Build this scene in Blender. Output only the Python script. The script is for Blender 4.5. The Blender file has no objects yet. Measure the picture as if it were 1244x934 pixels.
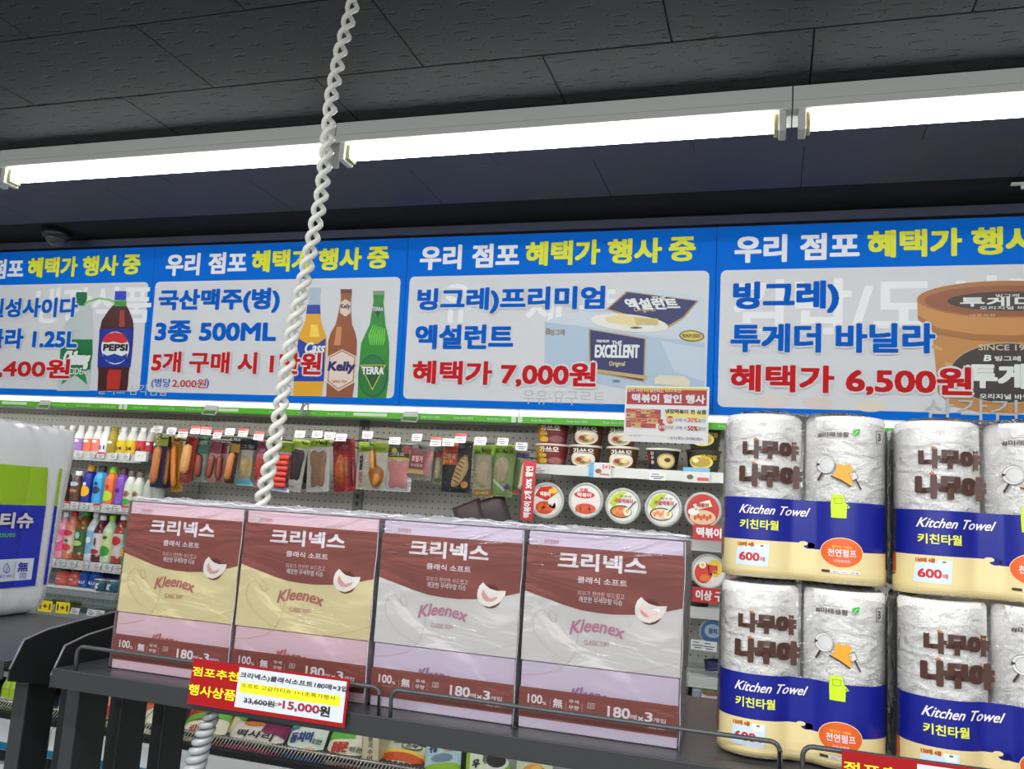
import bpy, bmesh, math, random
from mathutils import Vector, Matrix
from mathutils.geometry import tessellate_polygon
random.seed(7)
SC = bpy.context.scene
COL = SC.collection
# ------------------------------------------------------------------ camera
F, CX, CY = 1028.17, 622.0, 467.0
YAW, PITCH, ROLL, EYE = -0.303635, 0.143258, 0.0644331, 1.55
_f = Vector((math.sin(YAW)*math.cos(PITCH), math.cos(YAW)*math.cos(PITCH), math.sin(PITCH)))
_r0 = Vector((math.cos(YAW), -math.sin(YAW), 0)); _u0 = _r0.cross(_f)
_r = math.cos(ROLL)*_r0 + math.sin(ROLL)*_u0
_u = -math.sin(ROLL)*_r0 + math.cos(ROLL)*_u0
cam = bpy.data.cameras.new('camera'); cam.sensor_width = 36; cam.lens = F*36/1244
cam.clip_start = .02
camo = bpy.data.objects.new('camera', cam); COL.objects.link(camo)
camo.matrix_world = Matrix(((_r.x,_u.x,-_f.x,0),(_r.y,_u.y,-_f.y,0),(_r.z,_u.z,-_f.z,EYE),(0,0,0,1)))
SC.camera = camo
# ------------------------------------------------------------------ world, lights, exposure
w = bpy.data.worlds.new('world'); SC.world = w; w.use_nodes = True
w.node_tree.nodes['Background'].inputs[0].default_value = (.93,.97,1,1)
w.node_tree.nodes['Background'].inputs[1].default_value = .30
def area(name, loc, rot, sx, sy, power, col=(.95,.98,1)):
    l = bpy.data.lights.new(name, 'AREA'); l.shape = 'RECTANGLE'; l.size = sx; l.size_y = sy
    l.energy = power; l.color = col
    o = bpy.data.objects.new(name, l); COL.objects.link(o); o.location = loc; o.rotation_euler = rot
area('store_light_row_near', (-.6, .1, 2.5), (0,0,0), 5.0, .12, 70)
area('store_light_row_rear', (-.6, -1.9, 2.5), (math.radians(14),0,0), 5.0, .12, 98)
area('store_light_row_side', (-.6, -4.2, 2.5), (math.radians(30),0,0), 6.0, .3, 118)
SC.view_settings.view_transform = 'Standard'; SC.view_settings.look = 'None'
SC.view_settings.exposure = 0.0; SC.view_settings.gamma = 1.0
try: SC.view_settings.use_curve_mapping = False
except Exception: pass

# ------------------------------------------------------------------ pixel <-> world (photo frame 1244x934)
def ray(px, py): return _f + _r*((px-CX)/F) - _u*((py-CY)/F)
def W(px, py, Y):
    d = ray(px, py); return Vector((0,0,EYE)) + d*(Y/d.y)
def WZ(px, py, Z):
    d = ray(px, py); return Vector((0,0,EYE)) + d*((Z-EYE)/d.z)
# ------------------------------------------------------------------ materials
def lin(c): return tuple(((x/255)/12.92 if x/255 <= .04045 else ((x/255+.055)/1.055)**2.4) for x in c)
MATS = {}
def M(key, rgb=None, rough=.5, metal=0, emit=0, alpha=1, coat=0, trans=0, noise=0, nscale=20, bump=0, bscale=60, spec=.5):
    """plain procedural material from an sRGB triple"""
    if key in MATS: return MATS[key]
    m = bpy.data.materials.new(key); m.use_nodes = True; nt = m.node_tree
    b = nt.nodes['Principled BSDF']; c = (*lin(rgb), 1)
    b.inputs['Base Color'].default_value = c; b.inputs['Roughness'].default_value = rough
    b.inputs['Metallic'].default_value = metal; b.inputs['Specular IOR Level'].default_value = spec
    if coat: b.inputs['Coat Weight'].default_value = coat; b.inputs['Coat Roughness'].default_value = .12
    if trans: b.inputs['Transmission Weight'].default_value = trans
    if emit: b.inputs['Emission Color'].default_value = c; b.inputs['Emission Strength'].default_value = emit
    if alpha < 1: b.inputs['Alpha'].default_value = alpha
    if noise or bump:
        tc = nt.nodes.new('ShaderNodeTexCoord')
        n = nt.nodes.new('ShaderNodeTexNoise'); n.inputs['Scale'].default_value = nscale; n.inputs['Detail'].default_value = 4
        nt.links.new(tc.outputs['Object'], n.inputs['Vector'])
        if noise:
            mx = nt.nodes.new('ShaderNodeMix'); mx.data_type = 'RGBA'
            mx.inputs['A'].default_value = tuple(max(0,v*(1-noise)) for v in c[:3])+(1,)
            mx.inputs['B'].default_value = tuple(min(1,v*(1+noise)) for v in c[:3])+(1,)
            nt.links.new(n.outputs['Fac'], mx.inputs['Factor']); nt.links.new(mx.outputs['Result'], b.inputs['Base Color'])
        if bump:
            n2 = nt.nodes.new('ShaderNodeTexNoise'); n2.inputs['Scale'].default_value = bscale
            bp = nt.nodes.new('ShaderNodeBump'); bp.inputs['Strength'].default_value = bump; bp.inputs['Distance'].default_value = .003
            nt.links.new(tc.outputs['Object'], n2.inputs['Vector']); nt.links.new(n2.outputs['Fac'], bp.inputs['Height'])
            nt.links.new(bp.outputs['Normal'], b.inputs['Normal'])
    MATS[key] = m; return m
def ink(r, g, b, rough=.45):
    return M('ink_%d_%d_%d' % (r,g,b) + ('' if rough == .45 else '_r%d' % (rough*100)), (r,g,b), rough)
def film_mat(key, fac=.10, wr=.35, scale=22, tint=(1,1,1), milk=0.0):
    """clear wrinkled wrapping film: mostly transparent with sharp glints"""
    if key in MATS: return MATS[key]
    m = bpy.data.materials.new(key); m.use_nodes = True; nt = m.node_tree; nt.nodes.clear()
    out = nt.nodes.new('ShaderNodeOutputMaterial'); tr = nt.nodes.new('ShaderNodeBsdfTransparent')
    tr.inputs[0].default_value = (*tint,1)
    gl = nt.nodes.new('ShaderNodeBsdfGlossy'); gl.inputs['Roughness'].default_value = .09
    mix = nt.nodes.new('ShaderNodeMixShader'); lw = nt.nodes.new('ShaderNodeFresnel'); lw.inputs['IOR'].default_value = 1.45
    tc = nt.nodes.new('ShaderNodeTexCoord'); mp = nt.nodes.new('ShaderNodeMapping')
    mp.inputs['Rotation'].default_value = (0,.7,0); mp.inputs['Scale'].default_value = (1,1,2.6)
    n = nt.nodes.new('ShaderNodeTexNoise'); n.inputs['Scale'].default_value = scale; n.inputs['Detail'].default_value = 3; n.inputs['Distortion'].default_value = 1.2
    bp = nt.nodes.new('ShaderNodeBump'); bp.inputs['Strength'].default_value = wr; bp.inputs['Distance'].default_value = .02
    mu = nt.nodes.new('ShaderNodeMath'); mu.operation = 'MULTIPLY_ADD'; mu.inputs[1].default_value = 1.0; mu.inputs[2].default_value = fac
    L = nt.links.new
    L(tc.outputs['Object'], mp.inputs[0]); L(mp.outputs[0], n.inputs['Vector']); L(n.outputs['Fac'], bp.inputs['Height'])
    L(bp.outputs[0], gl.inputs['Normal']); L(bp.outputs[0], lw.inputs['Normal']); L(lw.outputs[0], mu.inputs[0])
    L(mu.outputs[0], mix.inputs[0]); L(tr.outputs[0], mix.inputs[1]); L(gl.outputs[0], mix.inputs[2])
    if milk:
        df = nt.nodes.new('ShaderNodeBsdfDiffuse'); df.inputs[0].default_value = (.85,.84,.86,1)
        m2 = nt.nodes.new('ShaderNodeMixShader'); m2.inputs[0].default_value = milk
        L(mix.outputs[0], m2.inputs[1]); L(df.outputs[0], m2.inputs[2]); L(m2.outputs[0], out.inputs[0])
    else: L(mix.outputs[0], out.inputs[0])
    MATS[key] = m; return m
# ------------------------------------------------------------------ mesh helpers
class MB:
    def __init__(s): s.v=[]; s.f=[]; s.m=[]; s.mats=[]; s.sm=[]
    def mi(s, mat):
        if mat not in s.mats: s.mats.append(mat)
        return s.mats.index(mat)
    def add(s, vs, fs, mat, smooth=False):
        b = len(s.v); s.v += [tuple(p) for p in vs]; k = s.mi(mat)
        for q in fs: s.f.append(tuple(b+i for i in q)); s.m.append(k); s.sm.append(smooth)
        return s
    def box(s, x0,x1,y0,y1,z0,z1, mat, c=0):
        if c <= 0:
            return s.add([(x0,y0,z0),(x1,y0,z0),(x1,y1,z0),(x0,y1,z0),(x0,y0,z1),(x1,y0,z1),(x1,y1,z1),(x0,y1,z1)],
                  [(0,3,2,1),(4,5,6,7),(0,1,5,4),(1,2,6,5),(2,3,7,6),(3,0,4,7)], mat)
        bm = bmesh.new(); bmesh.ops.create_cube(bm, size=1)
        for v in bm.verts: v.co = Vector(((x0+x1)/2+v.co.x*(x1-x0),(y0+y1)/2+v.co.y*(y1-y0),(z0+z1)/2+v.co.z*(z1-z0)))
        bmesh.ops.bevel(bm, geom=bm.edges[:], offset=c, segments=2, affect='EDGES', profile=.5)
        bm.verts.index_update()
        s.add([v.co[:] for v in bm.verts], [[v.index for v in f.verts] for f in bm.faces], mat); bm.free(); return s
    def lathe(s, prof, mat, seg=16, c=(0,0,0), smooth=True, sx=1, sy=1, capb=True, capt=True):
        """prof: [(r,z)...] bottom to top around Z"""
        vs=[]; fs=[]; n=len(prof)
        for r,z in prof:
            for k in range(seg):
                a=2*math.pi*k/seg; vs.append((c[0]+r*sx*math.cos(a), c[1]+r*sy*math.sin(a), c[2]+z))
        for i in range(n-1):
            for k in range(seg):
                a=i*seg+k; b=i*seg+(k+1)%seg; fs.append((a,b,b+seg,a+seg))
        if capb: fs.append(tuple(range(seg))[::-1])
        if capt: fs.append(tuple((n-1)*seg+k for k in range(seg)))
        return s.add(vs, fs, mat, smooth)
    def tube(s, pts, r, mat, seg=8, rad=None):
        pts=[Vector(p) for p in pts]; vs=[]; fs=[]; n=len(pts); up=None
        for i,p in enumerate(pts):
            t=(pts[min(i+1,n-1)]-pts[max(i-1,0)]).normalized()
            if up is None: up = Vector((0,0,1)) if abs(t.z)<.9 else Vector((1,0,0))
            a=t.cross(up).normalized(); b=a.cross(t).normalized(); up=b
            rr = rad[i] if rad else r
            for k in range(seg):
                an=2*math.pi*k/seg; vs.append(p+a*rr*math.cos(an)+b*rr*math.sin(an))
        for i in range(n-1):
            for k in range(seg):
                x=i*seg+k; y=i*seg+(k+1)%seg; fs.append((x,x+seg,y+seg,y))
        fs.append(tuple(range(seg))); fs.append(tuple((n-1)*seg+k for k in range(seg))[::-1])
        return s.add(vs, fs, mat, True)
    def grid(s, fn, nu, nv, mat, smooth=True):
        vs=[fn(i/nu, j/nv) for j in range(nv+1) for i in range(nu+1)]
        fs=[(j*(nu+1)+i, j*(nu+1)+i+1, (j+1)*(nu+1)+i+1, (j+1)*(nu+1)+i) for j in range(nv) for i in range(nu)]
        return s.add(vs, fs, mat, smooth)
    def prism(s, pts, y0, y1, mat, axis='y'):
        """extrude a 2D outline (u,v) along an axis"""
        n=len(pts)
        mk = {'y':lambda p,d:(p[0],d,p[1]), 'x':lambda p,d:(d,p[0],p[1]), 'z':lambda p,d:(p[0],p[1],d)}[axis]
        vs=[mk(p,y0) for p in pts]+[mk(p,y1) for p in pts]
        fs=[tuple(range(n)), tuple(range(n,2*n))[::-1]]+[(i,(i+1)%n+0,(i+1)%n+n,i+n) for i in range(n)]
        return s.add(vs, fs, mat)
    def pillow(s, w, h, t, mat, nu=8, nv=10, y0=0, flat=.35, x0=0, z0=0, pw=.5, noise=0):
        """sealed bag shape, centre x0, bottom z0, front bulge toward -y"""
        rnd=[[random.uniform(-noise,noise) for i in range(nu+1)] for j in range(nv+1)]
        def th(a,b): return t*(max(0,(1-abs(2*a-1)**2.2))**pw)*(max(0,(1-abs(2*b-1)**3))**pw)
        for sg,kk in ((-1,1),(1,flat)):
            def fn(a,b,sg=sg,kk=kk):
                i=int(round(a*nu)); j=int(round(b*nv))
                e = 0 if i in (0,nu) or j in (0,nv) else rnd[j][i]
                return (x0+(a-.5)*w, y0+sg*kk*(th(a,b)+e*t), z0+b*h)
            vs=[fn(i/nu,j/nv) for j in range(nv+1) for i in range(nu+1)]
            fs=[(j*(nu+1)+i, j*(nu+1)+i+1, (j+1)*(nu+1)+i+1, (j+1)*(nu+1)+i) for j in range(nv) for i in range(nu)]
            if sg>0: fs=[q[::-1] for q in fs]
            s.add(vs,fs,mat,True)
        return s
    def build(s, name, parent=None):
        me=bpy.data.meshes.new(name); me.from_pydata(s.v,[],s.f)
        for m in s.mats: me.materials.append(m)
        me.polygons.foreach_set('material_index', s.m); me.polygons.foreach_set('use_smooth', s.sm)
        me.update()
        o=bpy.data.objects.new(name, me); COL.objects.link(o)
        if parent: o.parent=parent
        return o
def tag(o, label=None, cat=None, group=None, kind=None):
    if label: o['label']=label
    if cat: o['category']=cat
    if group: o['group']=group
    if kind: o['kind']=kind
    return o
def thing(name, label, cat, loc=(0,0,0), rot=(0,0,0), group=None):
    o=bpy.data.objects.new(name,None); o.empty_display_size=.05; COL.objects.link(o)
    o.location=loc; o.rotation_euler=rot; return tag(o,label,cat,group)
def struct(name, mb, parent=None):
    o=mb.build(name,parent)
    if not parent: o['kind']='structure'
    return o
def kids(o): return [c for c in COL.objects if c.parent==o]
def dup(o, loc=None, label=None, ch=None):
    """copy a thing with copies of its parts and sub-parts (shared meshes)"""
    c=o.copy(); COL.objects.link(c)
    if loc is not None: c.location=loc
    if label: c['label']=label
    for k in TREE.get(o.name, []) if ch is None else ch:
        q=k.copy(); COL.objects.link(q); q.parent=c
        for g in kids(k):
            h=g.copy(); COL.objects.link(h); h.parent=q
    return c
TREE={}
# ------------------------------------------------------------------ flat print (lettering and artwork)
_tc={}
def glyphs(body):
    if body in _tc: return _tc[body]
    c=bpy.data.curves.new('t','FONT'); c.body=body; c.size=1; c.resolution_u=3
    o=bpy.data.objects.new('t',c); me=o.to_mesh()
    vs=[(v.co.x,v.co.y) for v in me.vertices]; fs=[tuple(p.vertices) for p in me.polygons]
    o.to_mesh_clear(); bpy.data.objects.remove(o); bpy.data.curves.remove(c)
    _tc[body]=(vs,fs); return _tc[body]
class Art:
    """prints lying on a surface: fn(u,v,d) -> xyz, d = height above the surface"""
    def __init__(s, fn, eps=.0003, sub=0): s.fn=fn; s.mb=MB(); s.eps=eps; s.sub=sub
    def poly(s, pts, mat, layer=1):
        t=tessellate_polygon([[Vector((p[0],p[1],0)) for p in pts]])
        P=[(p[0],p[1]) for p in pts]; T_=[tuple(q) for q in t]
        if s.sub:   # cut long edges so that the print follows a curved surface
            todo=T_; T_=[]
            while todo:
                a,b,c=todo.pop(); e=[(math.dist(P[a],P[b]),a,b,c),(math.dist(P[b],P[c]),b,c,a),(math.dist(P[c],P[a]),c,a,b)]; l,i,j,k=max(e)
                if l>s.sub: P.append(((P[i][0]+P[j][0])/2,(P[i][1]+P[j][1])/2)); n=len(P)-1; todo+=[(i,n,k),(n,j,k)]
                else: T_.append((a,b,c))
        s.mb.add([s.fn(p[0],p[1],layer*s.eps) for p in P], T_, mat); return s
    def strip(s, us, lo, hi, mat, layer=1):
        """band between two curves, sampled at us"""
        n=len(us); vs=[s.fn(u,lo[i],layer*s.eps) for i,u in enumerate(us)]+[s.fn(u,hi[i],layer*s.eps) for i,u in enumerate(us)]
        s.mb.add(vs,[(i,i+1,n+i+1,n+i) for i in range(n-1)],mat,True); return s
    def rect(s,u0,v0,u1,v1,mat,layer=1,r=0):
        if r:
            p=[]
            for cx,cy,a0 in ((u1-r,v1-r,0),(u0+r,v1-r,90),(u0+r,v0+r,180),(u1-r,v0+r,270)):
                p+=[(cx+r*math.cos(math.radians(a0+k*22.5)),cy+r*math.sin(math.radians(a0+k*22.5))) for k in range(5)]
            return s.poly(p,mat,layer)
        return s.poly([(u0,v0),(u1,v0),(u1,v1),(u0,v1)],mat,layer)
    def ell(s,cu,cv,ru,rv,mat,layer=1,n=24,a=0):
        p=[]
        for k in range(n):
            t=2*math.pi*k/n; x=ru*math.cos(t); y=rv*math.sin(t)
            p.append((cu+x*math.cos(a)-y*math.sin(a), cv+x*math.sin(a)+y*math.cos(a)))
        return s.poly(p,mat,layer)
    def line(s, pts, wd, mat, layer=1):
        for (a,b),(c,d) in zip(pts[:-1],pts[1:]):
            l=math.hypot(c-a,d-b)
            if l<1e-9: continue
            nx,ny=-(d-b)/l*wd/2,(c-a)/l*wd/2; ex,ey=(c-a)/l*wd*.3,(d-b)/l*wd*.3
            s.poly([(a-ex+nx,b-ey+ny),(a-ex-nx,b-ey-ny),(c+ex-nx,d+ey-ny),(c+ex+nx,d+ey+ny)],mat,layer)
        return s
    def text(s, body, u0,v0,u1,v1, mat, layer=2, bold=0, out=None, ow=0, shear=0, warp=None):
        """fit the words into the rectangle; bold/ow are stroke growths as a share of the height"""
        vs,fs=glyphs(body)
        if not vs: return s
        xs=[p[0] for p in vs]; ys=[p[1] for p in vs]; x0,x1,y0,y1=min(xs),max(xs),min(ys),max(ys)
        h=abs(v1-v0); bd=bold*h
        au0,au1,av0,av1=u0+bd,u1-bd,v0+bd,v1-bd
        base=[(au0+(x-x0)/(x1-x0)*(au1-au0), av0+(y-y0)/(y1-y0)*(av1-av0)) for x,y in vs]
        if shear: base=[(x+(y-(v0+v1)/2)*shear,y) for x,y in base]
        if warp: base=[warp(x,y) for x,y in base]
        def put(rad, n, m, ly):
            sq=((1,1),(-1,-1),(1,-1),(-1,1),(1,0),(-1,0),(0,1),(0,-1))
            offs=[(0,0)] if rad<=0 else [(rad*x*(.88 if x and y else 1),rad*y*(.72 if x and y else .8)) for x,y in sq[:n]]
            if rad>0 and bold>.06: offs+=[(x*.5,y*.5) for x,y in offs]+[(0,0)]
            if rad>0 and m is out: offs=[(rad*math.cos(2*math.pi*k/8),rad*math.sin(2*math.pi*k/8)) for k in range(8)]
            if rad>0 and bold==0: offs.append((0,0))
            for q,(dx,dy) in enumerate(offs):
                s.mb.add([s.fn(x+dx,y+dy,ly*s.eps+q*2e-6) for x,y in base], fs, m)
        if out: put(bd+ow*h, 8, out, layer)
        put(bd, 4 if h<.03 else 8, mat, layer+1 if out else layer); return s
    def build(s,name='print',parent=None): return s.mb.build(name,parent)
def px_art(plane_inv):
    """helpers turning photo pixels into the surface's own coordinates"""
    return plane_inv
WHITE=(232,232,230)
# ================================================================== THE SETTING
def ceil_mat():
    m=bpy.data.materials.new('fissured_ceiling_board'); m.use_nodes=True; nt=m.node_tree; L=nt.links.new
    b=nt.nodes['Principled BSDF']; b.inputs['Roughness'].default_value=.75; b.inputs['Specular IOR Level'].default_value=.3
    tc=nt.nodes.new('ShaderNodeTexCoord'); oi=nt.nodes.new('ShaderNodeObjectInfo')
    ad=nt.nodes.new('ShaderNodeVectorMath'); ad.operation='MULTIPLY_ADD'; ad.inputs[1].default_value=(1,1,1)
    cb=nt.nodes.new('ShaderNodeCombineXYZ'); ml=nt.nodes.new('ShaderNodeMath'); ml.operation='MULTIPLY'; ml.inputs[1].default_value=37
    L(oi.outputs['Random'],ml.inputs[0]); L(ml.outputs[0],cb.inputs[0]); L(ml.outputs[0],cb.inputs[1])
    L(tc.outputs['Object'],ad.inputs[0]); L(cb.outputs[0],ad.inputs[2])
    wn=nt.nodes.new('ShaderNodeTexNoise'); wn.inputs['Scale'].default_value=45; wn.inputs['Detail'].default_value=1
    L(ad.outputs[0],wn.inputs['Vector'])
    w2=nt.nodes.new('ShaderNodeVectorMath'); w2.operation='MULTIPLY_ADD'; w2.inputs[1].default_value=(0,.016,0)
    L(wn.outputs['Color'],w2.inputs[0]); L(ad.outputs[0],w2.inputs[2])
    def cells(sx,sy,thr):
        mp=nt.nodes.new('ShaderNodeMapping'); mp.inputs['Scale'].default_value=(sx,sy,1); L(w2.outputs[0],mp.inputs[0])
        v=nt.nodes.new('ShaderNodeTexVoronoi'); v.voronoi_dimensions='2D'; v.inputs['Scale'].default_value=1; v.inputs['Randomness'].default_value=.8
        L(mp.outputs[0],v.inputs['Vector'])
        return v, thr
    # long fissures: squash the distance metric so that each cell holds one short wavy dash
    mp=nt.nodes.new('ShaderNodeMapping'); mp.inputs['Scale'].default_value=(12,25,1); L(w2.outputs[0],mp.inputs[0])
    v=nt.nodes.new('ShaderNodeTexVoronoi'); v.voronoi_dimensions='2D'; v.inputs['Scale'].default_value=1; v.inputs['Randomness'].default_value=.85
    L(mp.outputs[0],v.inputs['Vector'])
    sb=nt.nodes.new('ShaderNodeVectorMath'); sb.operation='SUBTRACT'; L(mp.outputs[0],sb.inputs[0]); L(v.outputs['Position'],sb.inputs[1])
    sc=nt.nodes.new('ShaderNodeVectorMath'); sc.operation='MULTIPLY'; sc.inputs[1].default_value=(4.6,13,0); L(sb.outputs[0],sc.inputs[0])
    ln=nt.nodes.new('ShaderNodeVectorMath'); ln.operation='LENGTH'; L(sc.outputs[0],ln.inputs[0])
    mr=nt.nodes.new('ShaderNodeMapRange'); mr.inputs['From Min'].default_value=.75; mr.inputs['From Max'].default_value=1.15; L(ln.outputs['Value'],mr.inputs['Value'])
    # pin holes
    v2=nt.nodes.new('ShaderNodeTexVoronoi'); v2.voronoi_dimensions='2D'; v2.inputs['Scale'].default_value=28; L(ad.outputs[0],v2.inputs['Vector'])
    m2=nt.nodes.new('ShaderNodeMapRange'); m2.inputs['From Min'].default_value=.05; m2.inputs['From Max'].default_value=.09; L(v2.outputs['Distance'],m2.inputs['Value'])
    mn=nt.nodes.new('ShaderNodeMath'); mn.operation='MINIMUM'; L(mr.outputs[0],mn.inputs[0]); L(m2.outputs[0],mn.inputs[1])
    mx=nt.nodes.new('ShaderNodeMix'); mx.data_type='RGBA'; mx.inputs['A'].default_value=(*lin((13,14,17)),1); mx.inputs['B'].default_value=(*lin((40,45,48)),1)
    L(mn.outputs[0],mx.inputs['Factor']); L(mx.outputs['Result'],b.inputs['Base Color'])
    bp=nt.nodes.new('ShaderNodeBump'); bp.inputs['Strength'].default_value=.6; bp.inputs['Distance'].default_value=.002
    L(mn.outputs[0],bp.inputs['Height']); L(bp.outputs[0],b.inputs['Normal']); return m
CEIL=2.596
mb=MB(); mb.box(-5,3.2,-5,3.0,CEIL+.012,CEIL+.08,M('ceiling_slab',(20,21,24),.9)); ceiling=struct('ceiling',mb)
tmat=ceil_mat(); t0=MB(); t0.box(-.2983,.2983,-.1483,.1483,0,.012,tmat,.0012); tile0=None; soff=None; sm=MB(); t1=MB(); t1.box(-.2992,.2992,-.1498,.1498,0,.012,M('soffit_light_tint',(52,55,72),.6,noise=.15,nscale=5),.0006)  # smooth soffit rows; their navy tint stands in for the bluish light there
X0,Y0=-.8327,1.7682
for j in range(-4,4):
    for i in range(-6,6):
        x=X0+.6*i+(.3 if j%2 else 0)+ (0 if j%2 else .3); y=Y0+.3*j-.15+.0
        # row j spans Y0+.3*(j-1)..Y0+.3*j ; nearer row (j=0) has joints at X0+.6i
        x=X0+.6*i+.3+(0 if j%2==0 else .3)
        if tile0 is None: o=tile0=t0.build('ceiling_tile',ceiling)
        else: o=tile0.copy(); COL.objects.link(o)
        o.parent=ceiling; o.location=(x,y,CEIL+random.uniform(0,.0006))
        if j>=2:
            if soff is None: soff=t1.build('soffit_panel',ceiling); o.data=soff.data; COL.objects.unlink(soff); bpy.data.objects.remove(soff); soff=o.data
            else: o.data=soff
            o.name='soffit_panel'; continue
        for sx in (-.283,.283):
            for sy in (-.133,.133): sm.lathe([(.0045,-.0012),(.0045,.003)],M('screw_head',(16,17,20),.6),6,(x+sx+random.uniform(-.004,.004),y+sy,CEIL),smooth=False)
o=sm.build('screw_heads',ceiling); o['kind']='stuff'
navy=M('navy_bulkhead_paint',(58,64,84),.55,noise=.12,nscale=6)
mb=MB(); mb.box(-5,3.2,2.925,3.02,1.86,CEIL+.012,navy); struct('wall_back',mb)
mb=MB(); mb.box(-5,3.2,2.895,2.925,2.565,CEIL,navy,.002); struct('trim_1',mb)
mb=MB(); mb.box(-5,3.2,-5,4.0,-.05,0,M('grey_floor_tile',(150,148,144),.35,noise=.15,nscale=5)); struct('floor',mb)
# ------------------------------------------------------------------ batten light fixtures
enamel=M('white_enamel',(205,206,200),.4); holder=M('lampholder_white',(205,207,200),.45); tubem=M('lit_tube',(255,255,255),.4,emit=16)
def batten(x0,x1,label):
    t=thing('batten_light',label,'ceiling light',((x0+x1)/2,2.06,CEIL-.06),group='batten lights in a row under the ceiling'); h=(x1-x0)/2-.0015
    b=MB(); z=.058
    b.prism([(-.05,z),(-.05,.022),(-.054,.019),(-.054,.0),(-.048,-.002),(-.022,.016),(.022,.016),(.048,-.002),(.052,.0),(.05,z)],-h,h,enamel,'x'); b.build('body',t)
    b=MB(); b.lathe([(.0195,-h+.032),(.0195,h-.032)],tubem,16); o=b.build('tube',t); o.rotation_euler=(0,math.pi/2,0); o.location=(0,-.014,-.022)
    for s in (-1,1):
        b=MB(); xa,xb=sorted((s*(h-.012),s*(h-.030))); b.box(xa,xb,-.047,.012,-.052,.018,holder,.003); hh=b.build('lamp_holder',t)
        xa,xb=sorted((s*(h-.029),s*(h-.041))); b=MB(); b.box(xa,xb,-.036,.008,-.046,-.0005,M('brass_cap',(176,172,120),.3,metal=.4),.004); b.build('end_cap',t)
JX=.0295
batten(JX-3.69,JX-2.46,'white batten light at the left end of the row, mostly outside the frame')
batten(JX-2.46,JX-1.23,'white batten light with lit tube above the dome camera, left of the twisted cord')
batten(JX-1.23,JX,'middle white batten light with lit tube, right of the twisted cord')
batten(JX,JX+1.23,'white batten light with lit tube at the top right corner')
# dome camera
p=W(73,290,2.80); t=thing('dome_camera','black dome security camera under the ceiling above the cola poster','camera',(p.x,2.78,CEIL))
b=MB(); b.lathe([(.052,-.028),(.058,-.02),(.06,0)],M('camera_black',(26,27,32),.4),24); b.build('base',t)
b=MB(); b.lathe([(.004,-.062),(.02,-.059),(.034,-.05),(.042,-.036),(.044,-.026)],M('smoked_dome',(120,120,128),.06,trans=.75,spec=.8),24); b.build('dome',t)
b=MB(); b.lathe([(.014,-.05),(.016,-.03)],M('camera_lens',(8,8,10),.1),12); b.build('lens',t)
p=WZ(1242,222,CEIL); t=thing('ceiling_clip','small white sign clip under the ceiling at the right edge','clip',(p.x,p.y,CEIL))
b=MB(); b.box(-.03,.03,-.008,.008,-.006,0,holder,.001); b.build('plate',t); b=MB(); b.lathe([(.004,-.02),(.006,-.006)],holder,8); b.build('peg',t)

# ------------------------------------------------------------------ refrigerated display cases
def peg_mat(key,col):
    m=bpy.data.materials.new(key); m.use_nodes=True; nt=m.node_tree; L=nt.links.new; b=nt.nodes['Principled BSDF']; b.inputs['Roughness'].default_value=.5
    tc=nt.nodes.new('ShaderNodeTexCoord'); mp=nt.nodes.new('ShaderNodeMapping'); mp.inputs['Scale'].default_value=(1/.029,0,1/.029); L(tc.outputs['Object'],mp.inputs[0])
    fr=nt.nodes.new('ShaderNodeVectorMath'); fr.operation='FRACTION'; L(mp.outputs[0],fr.inputs[0])
    sb=nt.nodes.new('ShaderNodeVectorMath'); sb.operation='SUBTRACT'; sb.inputs[1].default_value=(.5,0,.5); L(fr.outputs[0],sb.inputs[0])
    ln=nt.nodes.new('ShaderNodeVectorMath'); ln.operation='LENGTH'; L(sb.outputs[0],ln.inputs[0])
    mr=nt.nodes.new('ShaderNodeMapRange'); mr.inputs['From Min'].default_value=.09; mr.inputs['From Max'].default_value=.13; L(ln.outputs['Value'],mr.inputs['Value'])
    mx=nt.nodes.new('ShaderNodeMix'); mx.data_type='RGBA'; mx.inputs['A'].default_value=(*lin((28,28,28)),1); mx.inputs['B'].default_value=(*lin(col),1)
    L(mr.outputs[0],mx.inputs['Factor']); L(mx.outputs['Result'],b.inputs['Base Color']); return m
PEG=peg_mat('punched_steel_back',(184,182,172)); steel=M('case_grey_steel',(168,170,170),.35,metal=.2); white_p=M('case_white_panel',(214,216,214),.4)
dark=M('case_black_plastic',(16,16,18),.6); green=ink(92,186,40); chrome=M('case_chrome',(180,184,188),.22,metal=.85); pale=ink(214,236,200)
lampm=M('canopy_lamp',(250,252,240),.5,emit=1.5); glassm=None
tagm=ink(196,197,196); tagr=ink(186,44,38); tagtxt=ink(70,70,78); seam=ink(40,40,40)
def glass():
    if 'clear_front_glass' in MATS: return MATS['clear_front_glass']
    m=bpy.data.materials.new('clear_front_glass'); m.use_nodes=True; nt=m.node_tree; nt.nodes.clear(); L=nt.links.new
    o=nt.nodes.new('ShaderNodeOutputMaterial'); a=nt.nodes.new('ShaderNodeBsdfTransparent'); a.inputs[0].default_value=(.8,.9,.88,1)
    g=nt.nodes.new('ShaderNodeBsdfGlossy'); g.inputs[0].default_value=(.9,.95,.95,1); g.inputs['Roughness'].default_value=.05; x=nt.nodes.new('ShaderNodeMixShader'); x.inputs[0].default_value=.18
    L(a.outputs[0],x.inputs[1]); L(g.outputs[0],x.inputs[2]); L(x.outputs[0],o.inputs[0]); MATS[m.name]=m; return m
YF,YB,YS=2.90,3.45,3.15; CASE_W=46.0
tag_mb=None
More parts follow.
